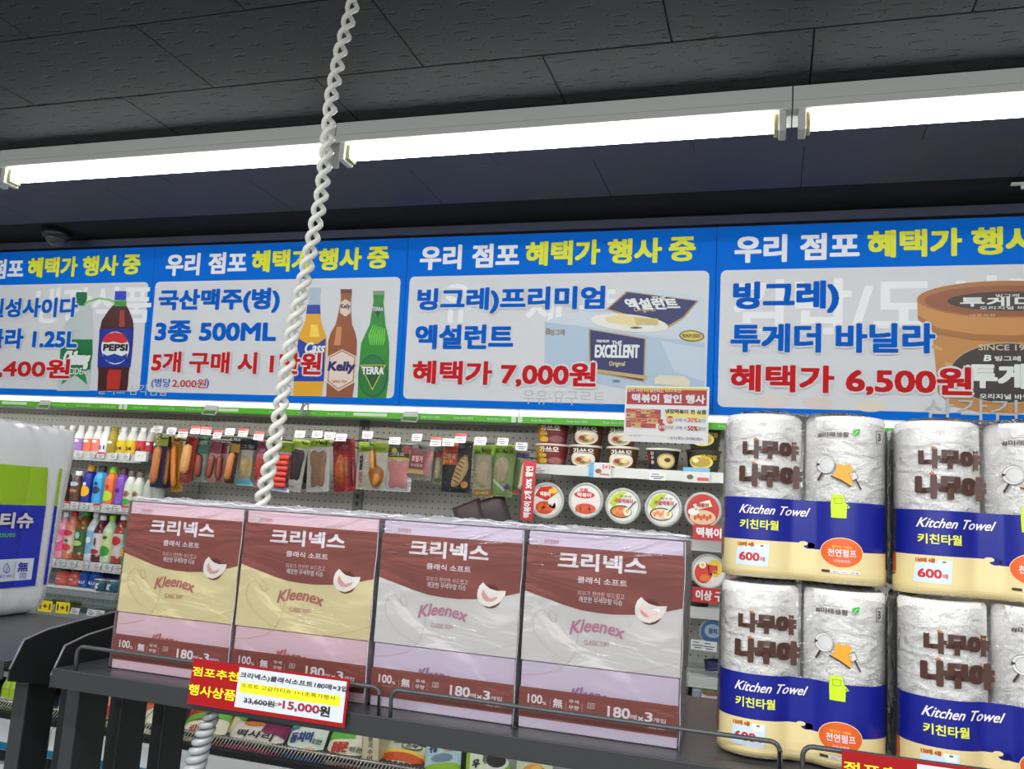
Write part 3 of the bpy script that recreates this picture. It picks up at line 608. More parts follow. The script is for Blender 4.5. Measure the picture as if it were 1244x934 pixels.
# ------------------------------------------------------------------ tissue packs
BW,BH,BD=.234,.287,.115; BX0=W(629,880,1.26).x
OX,OZ=W(629,880,1.26).x, SZ
def K(px,py):
    q=W(px,py,1.26); return q.x-OX, q.z-OZ
def kq(x,y,S=5.187,o=(620,610)): return K(o[0]+x/S,o[1]+y/S)
def tissue_pack(label,x,warm,y=1.26,rz=0,dz=0):
    lil=M('lilac_carton_warm',(226,196,206),.4) if warm else M('lilac_carton',(214,199,217),.4)
    low=M('cream_card',(224,212,166),.4) if warm else M('pale_grey_card',(216,213,210),.4)
    brn=M('brown_card',(146,84,76),.38,spec=.3); kp=M('script_warm',(190,110,106),.45) if warm else M('script_pink',(196,130,160),.45)
    wh=M('print_white',(232,224,228),.45); peach=M('heart_line_warm',(214,190,130),.5) if warm else M('heart_line',(222,190,176),.5)
    t=thing('tissue_pack',label,'tissue pack',(x,y,SZ+dz),(0,0,rz),'shrink wrapped tissue packs in a row on the stand')
    for k in range(3):
        m=MB(); z=k*BH/3; m.box(0.001,BW-.001,.001,BD,z+.0006,z+BH/3-.0006,lil,.0018); m.build('tissue_box',t)
    # card sleeve round the upper two boxes
    zs=kq(65,1120)[1]; zs=BH/3+.001
    m=MB(); m.box(0,BW,-.0008,.0008,zs,BH-.021,low); m.box(BW-.0004,BW+.0008,-.0006,BD*.98,zs,BH-.021,M('card_side_brown',(122,84,72),.4)); slv=m.build('card_sleeve',t)
    a=Art(lambda u,v,d:(u,-.001-d,v),.00022)
    cur=[kq(95,555),kq(170,583),kq(250,612),(kq(350,650)),kq(450,680),kq(550,697),kq(650,708),kq(770,710),kq(900,700),kq(1000,688),kq(1088,670)]
    us=[0]+[p[0] for p in cur[1:-1]]+[BW]; vs=[p[1] for p in cur]
    a.strip(us,vs,[BH-.021]*len(us),brn,1)
    def tx(b,x0,y0,x1,y1,mat,bold=.04,S=5.187,o=(620,610),ly=3,shear=0,warp=None,out=None,ow=0):
        u0,v1=kq(x0,y0,S,o); u1,v0=kq(x1,y1,S,o); a.text(b,u0,v0,u1,v1,mat,ly,bold,out,ow,shear,warp)
    tx('크리넥스',308,305,862,466,wh,.05); tx('클래식 소프트',430,465,740,535,wh,.02)
    tx('피부가 편안한 부드럽고',430,553,722,615,M('print_rose',(228,196,192),.45),.0); tx('깨끗한 무색무향 티슈',438,590,710,655,wh,.01)
    tx('ⓤ',178,226,216,262,wh,.03); tx('유한킴벌리',222,232,310,264,M('print_rose2',(176,112,106),.45),0)
    # drop emblem
    c=kq(882,690); a.ell(c[0],c[1],.0182,.0182,M('emblem_ring',(124,54,48),.4),2,28); a.ell(c[0]-.0005,c[1]-.001,.0165,.0165,M('emblem_dark',(104,38,34),.4),3,28)
    P=[kq(*p) for p in ((830,596),(850,618),(880,640),(930,655),(992,655),(985,690),(960,725),(920,750),(880,762),(838,752),(806,728),(790,695),(792,655),(805,620))]
    a.poly(P,M('petal_white',(238,232,226),.35),4)
    P=[kq(*p) for p in ((832,640),(850,675),(880,705),(938,690),(925,712),(890,728),(850,722),(828,700),(822,668))]; a.poly(P,M('petal_rose',(222,172,164),.4),5)
    # looping heart line
    hp=[kq(*p) for p in ((82,1085),(200,1080),(300,1060),(370,1010),(410,940),(430,860),(428,740))]; a.line(hp,.0006,peach,2)
    hp=[kq(*p) for p in ((300,735),(292,755),(268,752),(250,720),(252,690),(262,675),(285,700),(296,730),(280,752),(262,745),(240,700),(205,672),(165,690),(145,740),(150,800),(190,870),(250,930),(340,990),(480,1040),(640,1070),(820,1065),(1000,1030),(1080,1005))]; a.line(hp,.0006,peach,2)
    # arched script word
    u0,v1=kq(388,745); u1,v0=kq(722,868); uc=(u0+u1)/2; hw=(u1-u0)/2
    vm=(v0+v1)/2+.0015
    a.text('Kleenex',u0,vm-.0085,u1,vm+.0105,kp,3,.03,None,0,.22,lambda x,y:(x,y+.0035*(1-2*((x-uc)/hw)**2)))
    tx('CLASSIC SOFT',472,866,628,914,kp,0)
    # lower band of the bottom box
    S,o=5.37,(620,760)
    b0=kq(50,380,S,o)[1]; b1=kq(50,572,S,o)[1]; b0=(kq(50,380,S,o)[1]+kq(1080,530,S,o)[1])/2; b1=(kq(45,572,S,o)[1]+kq(1072,742,S,o)[1])/2
    a.rect(0.0006,b1,BW-.0006,b0,brn,3)
    a.fn=lambda u,v,d:(u,-.0002-d,v)
    u0,v1=kq(400,400,S,o); u1,_=kq(690,400,S,o); a.text('Kleenex',u0,b0-.016,u1,b0+.0075,M('script_lilac',(158,120,170),.45) if not warm else kp,1,.03,None,0,.2,lambda x,y:(x,y+.003*(1-2*((x-(u0+u1)/2)/((u1-u0)/2))**2)))
    a.fn=lambda u,v,d:(u,-.0006-d,v)
    for bd,x0,y0,x1,y1,bo in (('100',120,440,212,512,.03),('%',216,492,240,517,.02),('천연펄프',140,519,222,534,0),('無',285,470,345,540,.03),('무형광',290,543,342,558,0),('무색',388,478,452,512,.02),('무향',386,515,452,552,.02),
        ('180',640,520,785,612,.04),('매',790,578,828,614,.02),('×',838,590,872,622,.05),('3',882,560,932,630,.04),('개입',936,598,1018,638,.02),('각티슈 180매',905,655,1010,682,0)):
        tx(bd,x0,y0,x1,y1,wh,bo,S,o,5)
    P=[kq(x,y,S,o) for x,y in ((514,502),(556,508),(552,540),(510,535),(514,502))]; a.line(P,.0006,wh,5)
    for k in range(3): a.line([kq(522,512+k*8,S,o),kq(548,515+k*8,S,o)],.0005,wh,5)
    for xx in (266,370,474): a.line([kq(xx,480+xx*.1-20,S,o),kq(xx-2,535+xx*.1-20,S,o)],.0004,M('print_rose',(228,196,192)),5)
    a.build('printed_design',slv)
    # wrapping film with a puckered top
    m=MB(); rnd=random.Random(int(x*1000))
    ph=[rnd.uniform(0,6.28) for _ in range(6)]
    def top(u,v):
        e=min(u,1-u,v,1-v)*8; e=min(1,e)
        z=BH+.0012+e*(.005+.005*math.sin(u*23+ph[0]+3*math.sin(v*7+ph[1]))*math.sin(v*19+ph[2])+.002*math.sin(u*61+ph[3])*math.sin(v*40+ph[4]))
        return (-.0016+u*(BW+.0032), -.0022+v*(BD+.004), z)
    m.grid(top,36,14,film_mat('film_top',.10,.8,60,milk=.42))  # white mixed into the clear film to paint the messy highlights on top
    def front(u,v):
        return (-.0016+u*(BW+.0032), -.0024-.0006*math.sin(u*9+v*14+ph[0])*math.sin(v*3.1), v*(BH+.0012))
    fm=film_mat('film_clear',.0,.28,5.5)
    m.grid(front,20,20,fm)
    m.grid(lambda u,v:(BW+.0018+.0006*math.sin(v*20+ph[2]),-.0024+u*(BD+.004),v*(BH+.001)),4,12,film_mat('film_side',.05,.9,45,milk=.10))
    m.grid(lambda u,v:(-.0018,BD+.0016-u*(BD+.004),v*(BH+.001)),4,12,fm)
    m.tube([(BW+.0016+.0008*math.sin(k*1.7),-.0022,k*BH/10) for k in range(11)],.0006,M('film_fold',(205,198,205),.2,spec=.8),5)
    m.build('wrapping_film',t)
    # crumpled seam of film on the top
    m=MB()
    for q in range(5):
        yy=.012+q*.022+rnd.uniform(-.006,.006); pts=[(u*BW,yy+rnd.uniform(-.005,.005),BH+.004+rnd.uniform(-.001,.0045)) for u in [k/14 for k in range(15)]]
        m.tube(pts,.0011,M('film_crease',(222,216,226),.22,spec=.8),5)
    m.build('film_crease',t); return t
gx=[W(142,812,1.26).x,W(281,832,1.26).x,W(452,858,1.26).x,W(629,880,1.26).x]
labs=['leftmost wrapped tissue pack with cream lower panel, on the stand','second wrapped tissue pack from the left, with cream lower panel, right behind the price sign','third wrapped tissue pack with pale grey lower panel, between the cream one and the rightmost','rightmost wrapped tissue pack with pale grey lower panel, beside the kitchen towels']
for k,x_ in enumerate((-1.090,-.850,-.595,-.353)):
    tp_=tissue_pack(labs[k],x_,k<2)
    if k==1: tp_.scale.x=1.05   # this pack is a little wider
# ------------------------------------------------------------------ kitchen towel packs
TW,TH=.225,.238; RR=.0552; TY=1.26; TXC=W(978,600,TY).x
def tfront(x):
    """front surface of the wrapped pair of rolls; x from the pack's centre"""
    ax=abs(x); c=TW/2-RR-.0005; d=ax-c
    y=math.sqrt(max(RR*RR-min(d*d,RR*RR*.9999),0)) if d>-RR*.72 else RR*.694
    return -(y+.0012)
def tf(u,v,d):
    ve=min(v,TH-v)/.016; k=1 if ve>=1 else math.sqrt(max(0,1-(1-max(0,ve))**2))
    return (u, tfront(u)+(1-k)*.022-d-.0009, v)
TO=W(978,700,TY); ZUP=SZ+TH+.004
def tq(x,y,S=3.2396,o=(860,480)):
    q=W(o[0]+x/S,o[1]+y/S,TY-.05); q2=W(o[0]+x/S,o[1]+y/S,TY-.02)
    return q.x-TCX, q.z-ZUP
emb=None
def paper_emb():
    m=bpy.data.materials.new('embossed_paper'); m.use_nodes=True; nt=m.node_tree; L=nt.links.new; b=nt.nodes['Principled BSDF']
    b.inputs['Base Color'].default_value=(*lin((233,230,226)),1); b.inputs['Roughness'].default_value=.75
    tc=nt.nodes.new('ShaderNodeTexCoord'); v=nt.nodes.new('ShaderNodeTexVoronoi'); v.inputs['Scale'].default_value=85; L(tc.outputs['Object'],v.inputs['Vector'])
    ml=nt.nodes.new('ShaderNodeMath'); ml.operation='MULTIPLY'; ml.inputs[1].default_value=22; L(v.outputs['Distance'],ml.inputs[0])
    sn=nt.nodes.new('ShaderNodeMath'); sn.operation='SINE'; L(ml.outputs[0],sn.inputs[0])
    bp=nt.nodes.new('ShaderNodeBump'); bp.inputs['Strength'].default_value=.32; bp.inputs['Distance'].default_value=.0013; L(sn.outputs[0],bp.inputs['Height']); L(bp.outputs[0],b.inputs['Normal']); return m
emb=paper_emb()
TCX=W(978,600,TY-.04).x
def towel_pack(label,x,z,y=TY,rz=0,seed=1):
    rnd=random.Random(seed)
    t=thing('kitchen_towel_pack',label,'kitchen towel pack',(x,y+RR,z),(0,0,rz),'kitchen towel packs in two stacks')
    for sx in (-1,1):
        for sy in (0,1):
            m=MB(); c=TW/2-RR-.0005; m.lathe([(.02,.004),(RR-.004,.004),(RR-.0015,.008),(RR-.0015,TH-.008),(RR-.004,TH-.004),(.02,TH-.004),(.02,TH-.03)],emb,28,(sx*c,sy*(2*RR)-0.0,0),capt=False,capb=False)
            m.build('paper_roll',t)
    # closed film shell: front and back follow the rolls
    m=MB(); clear=film_mat('film_towel',.02,.45,26,milk=.04); N=40; ph=[rnd.uniform(0,6) for _ in range(6)]
    c=TW/2-RR
    ring=[]
    for k in range(N+1):
        x_=-TW/2+TW*k/N*1.0; ring.append((x_,tfront(x_)))
    ring=[(-TW/2-.001,-.0)]+ring[1:-1]+[(TW/2+.001,0),(TW/2+.001,2*RR)]+[(-q[0],2*RR-q[1]) for q in ring[1:-1]]+[(-TW/2-.001,2*RR)]
    zs=[-.001,.001,.006,.014,.025]+[.025+k*(TH-.05)/10 for k in range(1,11)]+[TH-.012,TH-.004,TH+.001,TH+.003]
    ins=[.05,.026,.010,.003,0]+[0]*10+[.003,.010,.026,.05]
    vs=[];fs=[];n=len(ring); cy=RR
    for i,zz in enumerate(zs):
        for j,(a_,b_) in enumerate(ring):
            l=math.hypot(a_,b_-cy); w_=ins[i]; e=.0012*math.sin(a_*60+zz*40+ph[0])*math.sin(zz*90+ph[1]) if 2<i<len(zs)-3 else .0016*math.sin(j*1.9+ph[2])
            kx=(l-w_)/l; vs.append((a_*kx,cy+(b_-cy)*kx-(e if b_<cy else 0)*.4,zz+(.002*math.sin(j*2.3+ph[3]) if i>len(zs)-4 else 0)))
    for i in range(len(zs)-1):
        for j in range(n):
            a1=i*n+j; b1=i*n+(j+1)%n; fs.append((a1,b1,b1+n,a1+n))
    fs.append(tuple(range((len(zs)-1)*n,len(zs)*n)))
    m.add(vs,fs,clear,True); wf=m.build('wrapping_film',t)
    # printed film
    a=Art(tf,.00018,.007); navy_=M('towel_band_blue',(18,28,130),.32); beige=M('towel_beige',(226,206,150),.34); lim=M('towel_lime',(196,224,30),.4); brn=M('towel_brown',(74,44,34),.4); wh=M('print_white',(232,224,228))
    nu=44; us=[-TW/2*.997+TW*.997*k/nu for k in range(nu+1)]
    bt=(tq(60,392)[1]+tq(705,425)[1])/2; bb=tq(50,562)[1]; 
    for lo,hi,mt,ly in ((.002,.012,beige,1),(.012,.03,beige,1),(.03,bb,beige,1),(bb,bb+.02,navy_,1),(bb+.02,bt,navy_,1)):
        for q in range(3):
            l0=lo+(hi-lo)*q/3; h0=lo+(hi-lo)*(q+1)/3; a.strip(us,[l0]*len(us),[h0]*len(us),mt,ly)
    # wave step: the blue dips lower on the right
    x_step=tq(400,600)[0]; bb2=bb-.0075
    ur=[u for u in us if u>x_step+.006]; a.strip([x_step]+ur,[bb-.006]+[bb2]*len(ur),[bb+.001]*(len(ur)+1),navy_,2)
    a.ell(x_step+.002,bb-.003,.008,.0045,navy_,2); a.ell(x_step-.006,bb-.0005,.006,.003,beige,3)
    def tx(b,x0,y0,x1,y1,mat,bold=.04,ly=4,shear=0,out=None,ow=0):
        u0,v1=tq(x0,y0); u1,v0=tq(x1,y1); a.text(b,u0,v0,u1,v1,mat,ly,bold,out,ow,shear)
    tx('나무야',130,158,365,248,brn,.085,6); tx('나무야',117,256,378,366,brn,.085,6)
    for cx_,cy_ in ((184,160),(343,180),(176,258),(350,272)): u,v=tq(cx_,cy_); a.ell(u,v,.0032,.0022,M('cut_wood',(190,110,72),.4),6,12)
    tx('#미래생활',440,126,567,152,M('print_dark',(70,54,48),.4),.03); tx('친환경 제품을 만드는',470,116,566,124,M('print_dark',(70,54,48)),0)
    P=[tq(*p) for p in ((583,122),(613,116),(610,138),(598,146),(583,146))]; a.poly(P,M('leaf_green',(70,176,70),.4),4); a.line([tq(584,146),tq(604,124)],.0006,wh,5)
    ink_=M('print_dark',(70,54,48)); 
    # cooking utensils, hat and apron
    c=tq(473,262); a.ell(c[0],c[1],.0118,.0125,ink_,4); a.ell(c[0],c[1],.0113,.012,M('pan_white',(222,220,216),.4),5); a.ell(c[0]+.0012,c[1],.0094,.0098,ink_,6); a.ell(c[0]+.0012,c[1],.0090,.0094,M('pan_inner',(208,206,204),.4),7)
    a.line([tq(458,295),tq(442,325)],.0024,ink_,4)
    org=M('hat_orange',(236,160,40),.4); P=[tq(*p) for p in ((496,312),(508,300),(516,288),(512,274),(520,264),(534,261),(545,268),(556,263),(570,264),(580,275),(577,292),(582,304),(580,340),(576,354),(556,338),(530,322))]; a.poly(P,org,5)
    a.line([tq(494,310),tq(540,332),tq(574,354)],.0022,ink_,6)
    c=tq(534,352)
    P=[tq(*p) for p in ((566,302),(592,292),(604,318),(580,330))]; a.poly(P,M('pan_inner',(208,206,204)),5); a.line(P+[P[0]],.0006,ink_,6); a.line([tq(594,325),tq(616,365)],.0022,ink_,5)
    P=[tq(*p) for p in ((497,385),(544,388),(548,412),(558,430),(556,484),(494,480),(492,425))]; a.poly(P,lim,5); P=[tq(*p) for p in ((504,400),(540,402),(536,424),(508,422),(504,400))]; a.line(P,.0006,M('apron_line',(110,140,20),.4),6)
    a.line([tq(556,425),tq(568,440),tq(558,442)],.0012,lim,6)
    tx('Kitchen Towel',124,424,402,478,wh,.02,8,.45); tx('키친타월',120,484,278,534,M('towel_yellow',(226,232,70),.4),.03)
    rd=M('towel_red',(196,40,44),.4); og=M('towel_orange',(222,96,36),.4)
    tx('150매 4롤',110,576,178,600,M('towel_rust',(176,84,30),.4),.05)
    P=[tq(*p) for p in ((108,600),(242,590),(234,682),(100,670))]; a.poly(P,M('label_iceblue',(206,220,232),.35),3)
    P=[tq(*p) for p in ((186,588),(230,592),(232,618),(190,614))]; a.poly(P,M('roll_icon',(236,238,242),.35),4); c=tq(210,596); a.ell(c[0],c[1],.0026,.0014,M('roll_hole',(110,110,120),.4),5,12); c=tq(232,604)
    tx('600',116,618,200,660,rd,.055,5); tx('매',203,640,222,661,rd,.03,5)
    c=tq(537,625); a.ell(c[0],c[1],.0275,.0205,M('oval_cream',(240,210,160),.4),3,32); a.ell(c[0],c[1],.0266,.0196,og,4,32)
    tx('펄프는 100%',495,592,578,610,M('towel_gold',(244,190,60),.4),.02,6); tx('천연펄프',480,606,597,646,wh,.02,6); tx('무형광제품',505,652,572,668,wh,.0,6)
    P=[tq(*p) for p in ((498,578),(540,572),(585,582),(560,588),(530,584))]; 
    u0,v1=tq(455,692); u1,v0=tq(615,716); vm=(v0+v1)/2; a.rect(u0,vm-.0018,u1,vm+.0018,wh,4,.0016); a.rect(u0,vm-.0018,u0+.011,vm+.0018,ink_,5,.0016); a.text('205mm x 130mm x 150매 4롤',u0+.014,vm-.0009,u1-.003,vm+.0009,ink_,6)
    u0,v1=tq(683,120); u1,v0=tq(712,176); u1=min(u1,TW/2-.002); P=[(u1,v1),(u0+.001,v1),(u0,v1-.001),(u0,v0+.001),(u0+.001,v0),(u1,v0)]; a.line(P,.0007,ink_,4); a.text('3',u0+.002,v0+.004,u0+.0065,v1-.004,ink_,4,.03)
    a.strip([-TW/2+.0005,-TW/2+.0025],[.03]*2,[bb]*2,og,3)
    a.build('printed_design',wf)
    return t
TXL=W(978,600,TY-.03).x; TXR=TXL+TW+.006
towel_pack('upper left kitchen towel pack, on top of the one beside the tissue packs',TXL,ZUP,seed=3)
towel_pack('upper right kitchen towel pack, cut by the right edge of the photo',TXR,ZUP-.004,TY-.012,-.03,seed=5)
towel_pack('lower left kitchen towel pack standing on the stand next to the tissue packs',TXL,SZ+.001,TY-.004,seed=8)
towel_pack('lower right kitchen towel pack on the stand, behind the red sign at the corner',TXR+.002,SZ+.001,TY-.03,-.02,seed=11)
# ------------------------------------------------------------------ toilet roll pack on the left stand (its printed face looks along the aisle, towards +x)
def WX(px,py,X): d=ray(px,py); return Vector((0,0,EYE))+d*(X/d.x)
LX=-1.650; LW=.44; LY1=1.668; LH=WX(82,521,LX).z-SZ; LD=.24; LC=LY1-LW/2; rr=.016
def bulge(u): return .0022*abs(math.sin(math.pi*(u+LW/2)/.112))**.6 if abs(u)<LW/2-.012 else 0
t=thing('toilet_roll_pack','large white toilet roll pack with lime and blue label on the left stand','toilet roll pack',(LX,LC,SZ),(0,0,math.pi/2))
def lring(ins):
    pts=[]; hw=LW/2-ins; y0=ins*.8; y1=LD-ins*.8
    for cx_,cy_,a0 in ((hw-rr,y0+rr,-90),(hw-rr,y1-rr,0),(-hw+rr,y1-rr,90),(-hw+rr,y0+rr,180)):
        for k in range(6):
            an=math.radians(a0+k*18); pts.append((cx_+rr*math.cos(an),cy_+rr*math.sin(an)))
    hw=LW/2-ins-rr-.002
    for k in range(45): u=-hw+2*hw*k/44; pts.append((u,ins*.8-bulge(u)*(1 if ins<.005 else .3)))
    return pts
m=MB(); zsL=[0,.006,.02,.04]+[.04+k*(LH-.08)/12 for k in range(1,13)]+[LH-.018,LH-.006,LH]; inL=[.03,.012,.004,0]+[0]*12+[.004,.010,.028]
vs=[];fs=[]
for i,zz in enumerate(zsL):
    rg=lring(inL[i]); n=len(rg)
    for j,(x_,y_) in enumerate(rg): vs.append((x_+.034*zz/LH*(x_>0)+.0012*math.sin(zz*55+j),y_+.0008*math.sin(zz*70+j*1.3),zz+(.003*math.sin(j*1.1) if i>=len(zsL)-2 else 0)))
for i in range(len(zsL)-1):
    for j in range(n): fs.append((i*n+j,i*n+(j+1)%n,(i+1)*n+(j+1)%n,(i+1)*n+j))
fs.append(tuple(range((len(zsL)-1)*n,len(zsL)*n))); fs.append(tuple(range(n))[::-1])
wp=M('glossy_white_wrap',(238,238,238),.28,spec=.6,coat=.4,bump=.9,bscale=26)
m.add(vs,fs,wp,True); m.build('wrapped_rolls',t)
def lq(px,py): q=WX(px,py,LX); return q.y-LC, q.z-SZ
a=Art(lambda u,v,d:(u,-.0028-bulge(u)-d,v),.0005,.008)
lime=M('wrap_lime',(160,206,10),.25,coat=.5,bump=.4,bscale=22); blu=M('wrap_blue',(12,40,190),.25,coat=.5,bump=.5,bscale=22)
g0=lq(57,568)[1]; g1=lq(52,614)[1]; g2=lq(40,711)[1]; ux=lq(56,569)[0]; uy=lq(41,709)[0]
a.poly([(-LW/2+.03,g1),((ux+uy)/2+.004,g1),(ux,g0),(-LW/2+.03,g0)],lime,1); a.poly([(-LW/2+.03,g2),(uy,g2),((ux+uy)/2+.004,g1),(-LW/2+.03,g1)],blu,1)
a.rect(LW/2-.022,g1,LW/2-.012,g0,lime,1); a.rect(LW/2-.022,g2,LW/2-.012,g1,blu,1)
def lt(b,x0,y0,x1,y1,mat,bold=.04,ly=3,out=None,ow=0,shear=0):
    S=6.22; u0,v1=lq(x0/S,(y0)/S+620); u1,v0=lq(x1/S,(y1)/S+620); a.text(b,u0,v0,u1,v1,mat,ly,bold,out,ow,shear)
wh=M('print_white',(232,224,228))
lt('롤티슈',-160,8,228,134,wh,.05,4,M('shadow_blue',(8,20,110),.3),.05); lt('tissues',-60,160,98,200,ink(90,190,90),.03)
db=ink(30,50,160); u1,v0=lq(220/6.22,520/6.22+620); v1=lq(234/6.22,358/6.22+620)[1]; a.rect(-LW/2+.05,v0,u1,v1,M('label_pale',(222,228,240),.3),3)
lt('無',125,388,190,460,db,.03,5); lt('무형광',132,468,180,488,db,0,5); lt('무포름',132,492,178,512,db,0,5)
P=[lq(x/6.22,y/6.22+620) for x,y in ((34,395),(48,425),(58,445),(50,462),(34,468),(14,462),(6,445),(16,420),(34,395))]; a.line(P,.0016,db,5); a.line([lq(34/6.22,420/6.22+620),lq(30/6.22,470/6.22+620)],.0012,db,5)
lt('펄프 100%',-20,485,70,503,db,0,5); a.line([lq(104/6.22,385/6.22+620),lq(84/6.22,510/6.22+620)],.0008,db,5)
a.build('printed_design',t)
for q in range(3):
    m=MB(); y_=.03+q*.06; pts=[(LW/2-.015-k*.035,y_+random.uniform(-.012,.012),LH+.001+random.uniform(0,.004)) for k in range(10)]; m.tube(pts,.0014,M('film_crease',(222,216,226)),5); m.build('film_crease',t)
# ------------------------------------------------------------------ price signs on the guard rail
def rail_sign(label,x0,x1,z0,z1,full):
    t=thing('price_sign',label,'price sign',((x0+x1)/2,SF-.012,z0),(math.radians(-3),0,0),'red framed price signs on the guard rails'); w_=(x1-x0); h=z1-z0
    m=MB(); m.box(-w_/2,w_/2,0,.0012,0,h,M('sign_red',(158,26,30),.4,spec=.15)); bd_=m.build('board',t)
    a=Art(lambda u,v,d:(u*w_-w_/2,-d,v*h),.0003)
    S=4.7846
    p0=(236,800);
    def sq(x,y):
        q=W(220+x/S,780+y/S,SF-.012); return (q.x-x0)/w_,(q.z-z0)/h
    def st(b,xy0,xy1,mat,bold=.03,ly=3,shear=0,ow=0,out=None):
        u0,v1=sq(*xy0); u1,v0=sq(*xy1)
        vs,fs=glyphs(b); a.text(b,u0,v0,u1,v1,mat,ly,bold,out,ow,shear)
    a.fn=lambda u,v,d:(u-w_/2,-d,v)
    def sq(x,y): q=W(220+x/S,780+y/S,SF-.012); return q.x-SX0,q.z-SZ0
    ye=ink(246,226,30); 
    u1,v0=sq(1005,467); ul,vt=sq(338,155); 
    a.rect(sq(320,270)[0],sq(630,424)[1],sq(948,345)[0],sq(640,188)[1],M('sign_paper',(206,210,214),.5),1)
    st('점포추천',(66,140),(328,232),ye,.035); st('행사상품',(46,240),(312,345),ye,.035)
    st('크리넥스)클래식소프트180매×3입',(340,172),(962,298),ink(24,24,28),.03,3,.12)
    st('소프트 고급각티슈 1+1초특가행사',(350,236),(895,340),ink(90,80,20),.0,4)
    u0,v1=sq(343,228); u1,v0=sq(920,362); a.rect(u0,(sq(343,290)[1]),u1,(sq(343,232)[1]),ink(240,232,20),2)
    st('33,600원',(366,316),(540,382),ink(50,50,54),.03); st('→',(545,345),(585,372),ink(190,40,50),.05); a.line([sq(366,340),sq(560,368)],.0008,ink(60,60,64),6)
    st('15,000',(592,338),(800,425),ink(150,30,60),.05); st('원',(806,366),(862,438),ink(24,24,28),.05)
    a.build('printed_design',bd_)
    for xx in (-w_*.4,w_*.4): m=MB(); m.box(xx-.006,xx+.006,.0012,.018,h*.92,h*.92+.002,M('clip_clear',(200,200,204),.2)); m.build('clip',t)
    return t
qa=W(236,800,SF-.012); qb=W(417,882,SF-.012); SX0,SZ0=W(230,830,SF-.012).x,(W(224,856,SF-.012).z+qb.z)/2
SX1=W(421,854,SF-.012).x; sz1=(qa.z+W(425,826,SF-.012).z)/2
rail_sign('red framed price sign clipped to the rail below the left tissue packs',SX0,SX1,SZ0,sz1,True)
q=W(1023,912,SF-.012)
rail_sign('red framed price sign at the bottom right corner below the kitchen towels',q.x,q.x+(SX1-SX0),q.z-(sz1-SZ0),q.z,True)
# ------------------------------------------------------------------ twisted cords
def twisted(name,label,pts,pitches,R_,r_,mat,cat,seg=8,n=260):
    """double helix along a polyline; pitches = start and end pitch"""
    pts=[Vector(p) for p in pts]; L=[0]
    for i in range(1,len(pts)): L.append(L[-1]+(pts[i]-pts[i-1]).length)
    def at(s):
        for i in range(1,len(pts)):
            if s<=L[i] or i==len(pts)-1:
                k=(s-L[i-1])/(L[i]-L[i-1]); return pts[i-1].lerp(pts[i],k),(pts[i]-pts[i-1]).normalized()
    t=thing(name,label,cat,pts[-1])
    for st in (0,1):
        ph=st*math.pi; out=[]; s=0; ds=L[-1]/n
        for k in range(n+1):
            s=k*ds; p,d=at(s); e=Vector((1,0,0)); e=(e-d*e.dot(d)).normalized(); g=d.cross(e)
            rr=R_[0]+(R_[1]-R_[0])*s/L[-1]
            out.append(p+e*math.cos(ph)*rr+g*math.sin(ph)*rr-pts[-1]); ph+=ds*2*math.pi/(pitches[0]+(pitches[1]-pitches[0])*s/L[-1])
        m=MB(); rd=[r_[0]+(r_[1]-r_[0])*k/n for k in range(n+1)]; m.tube(out,r_[0],mat,seg,rd); m.build('strand',t)
    return t
cy_=1.42
cw=M('cord_white',(226,224,214),.3,spec=.5)
cp_=[(x,y) for x,y in ((436,-40),(429,5),(414,60),(402,120),(397,180),(390,240),(378,300),(367,350),(354,410),(345,470),(335,530),(322,592),(300,690))]
pts=[W(x,y,cy_) for x,y in cp_]
top=pts[0]; pts=[Vector((top.x+.01,cy_,CEIL))]+[p for p in pts if p.z<CEIL-.01 and p.z>SZ]; pts.append(Vector((pts[-1].x,cy_,SZ+.012)))
twisted('twisted_cord','white twisted plastic cord hanging from the ceiling down behind the tissue packs',pts,(.066,.046),(.0098,.0102),(.0051,.0063),cw,'cord')
pg=[W(x,y,1.228) for x,y in ((262,845),(256,872),(247,895),(241,915),(234,940),(226,975))]
twisted('twisted_cord','grey translucent twisted cord hanging under the stand behind the red price sign',pg,(.026,.030),(.0065,.0150),(.0045,.0075),M('cord_grey',(168,170,172),.18,spec=.8,alpha=.93),'cord',n=120)
# ================================================================== GOODS IN THE CASES
def frame(pb,pt):
    z=(pt-pb).normalized(); x=Vector((1,0,0)); x=(x-z*x.dot(z)).normalized(); y=z.cross(x)
    return Matrix(((x.x,y.x,z.x),(x.y,y.y,z.y),(x.z,y.z,z.z))).to_euler(), (pt-pb).length
def pxw(px,py,w,Y): return W(px+w/2,py,Y).x-W(px-w/2,py,Y).x
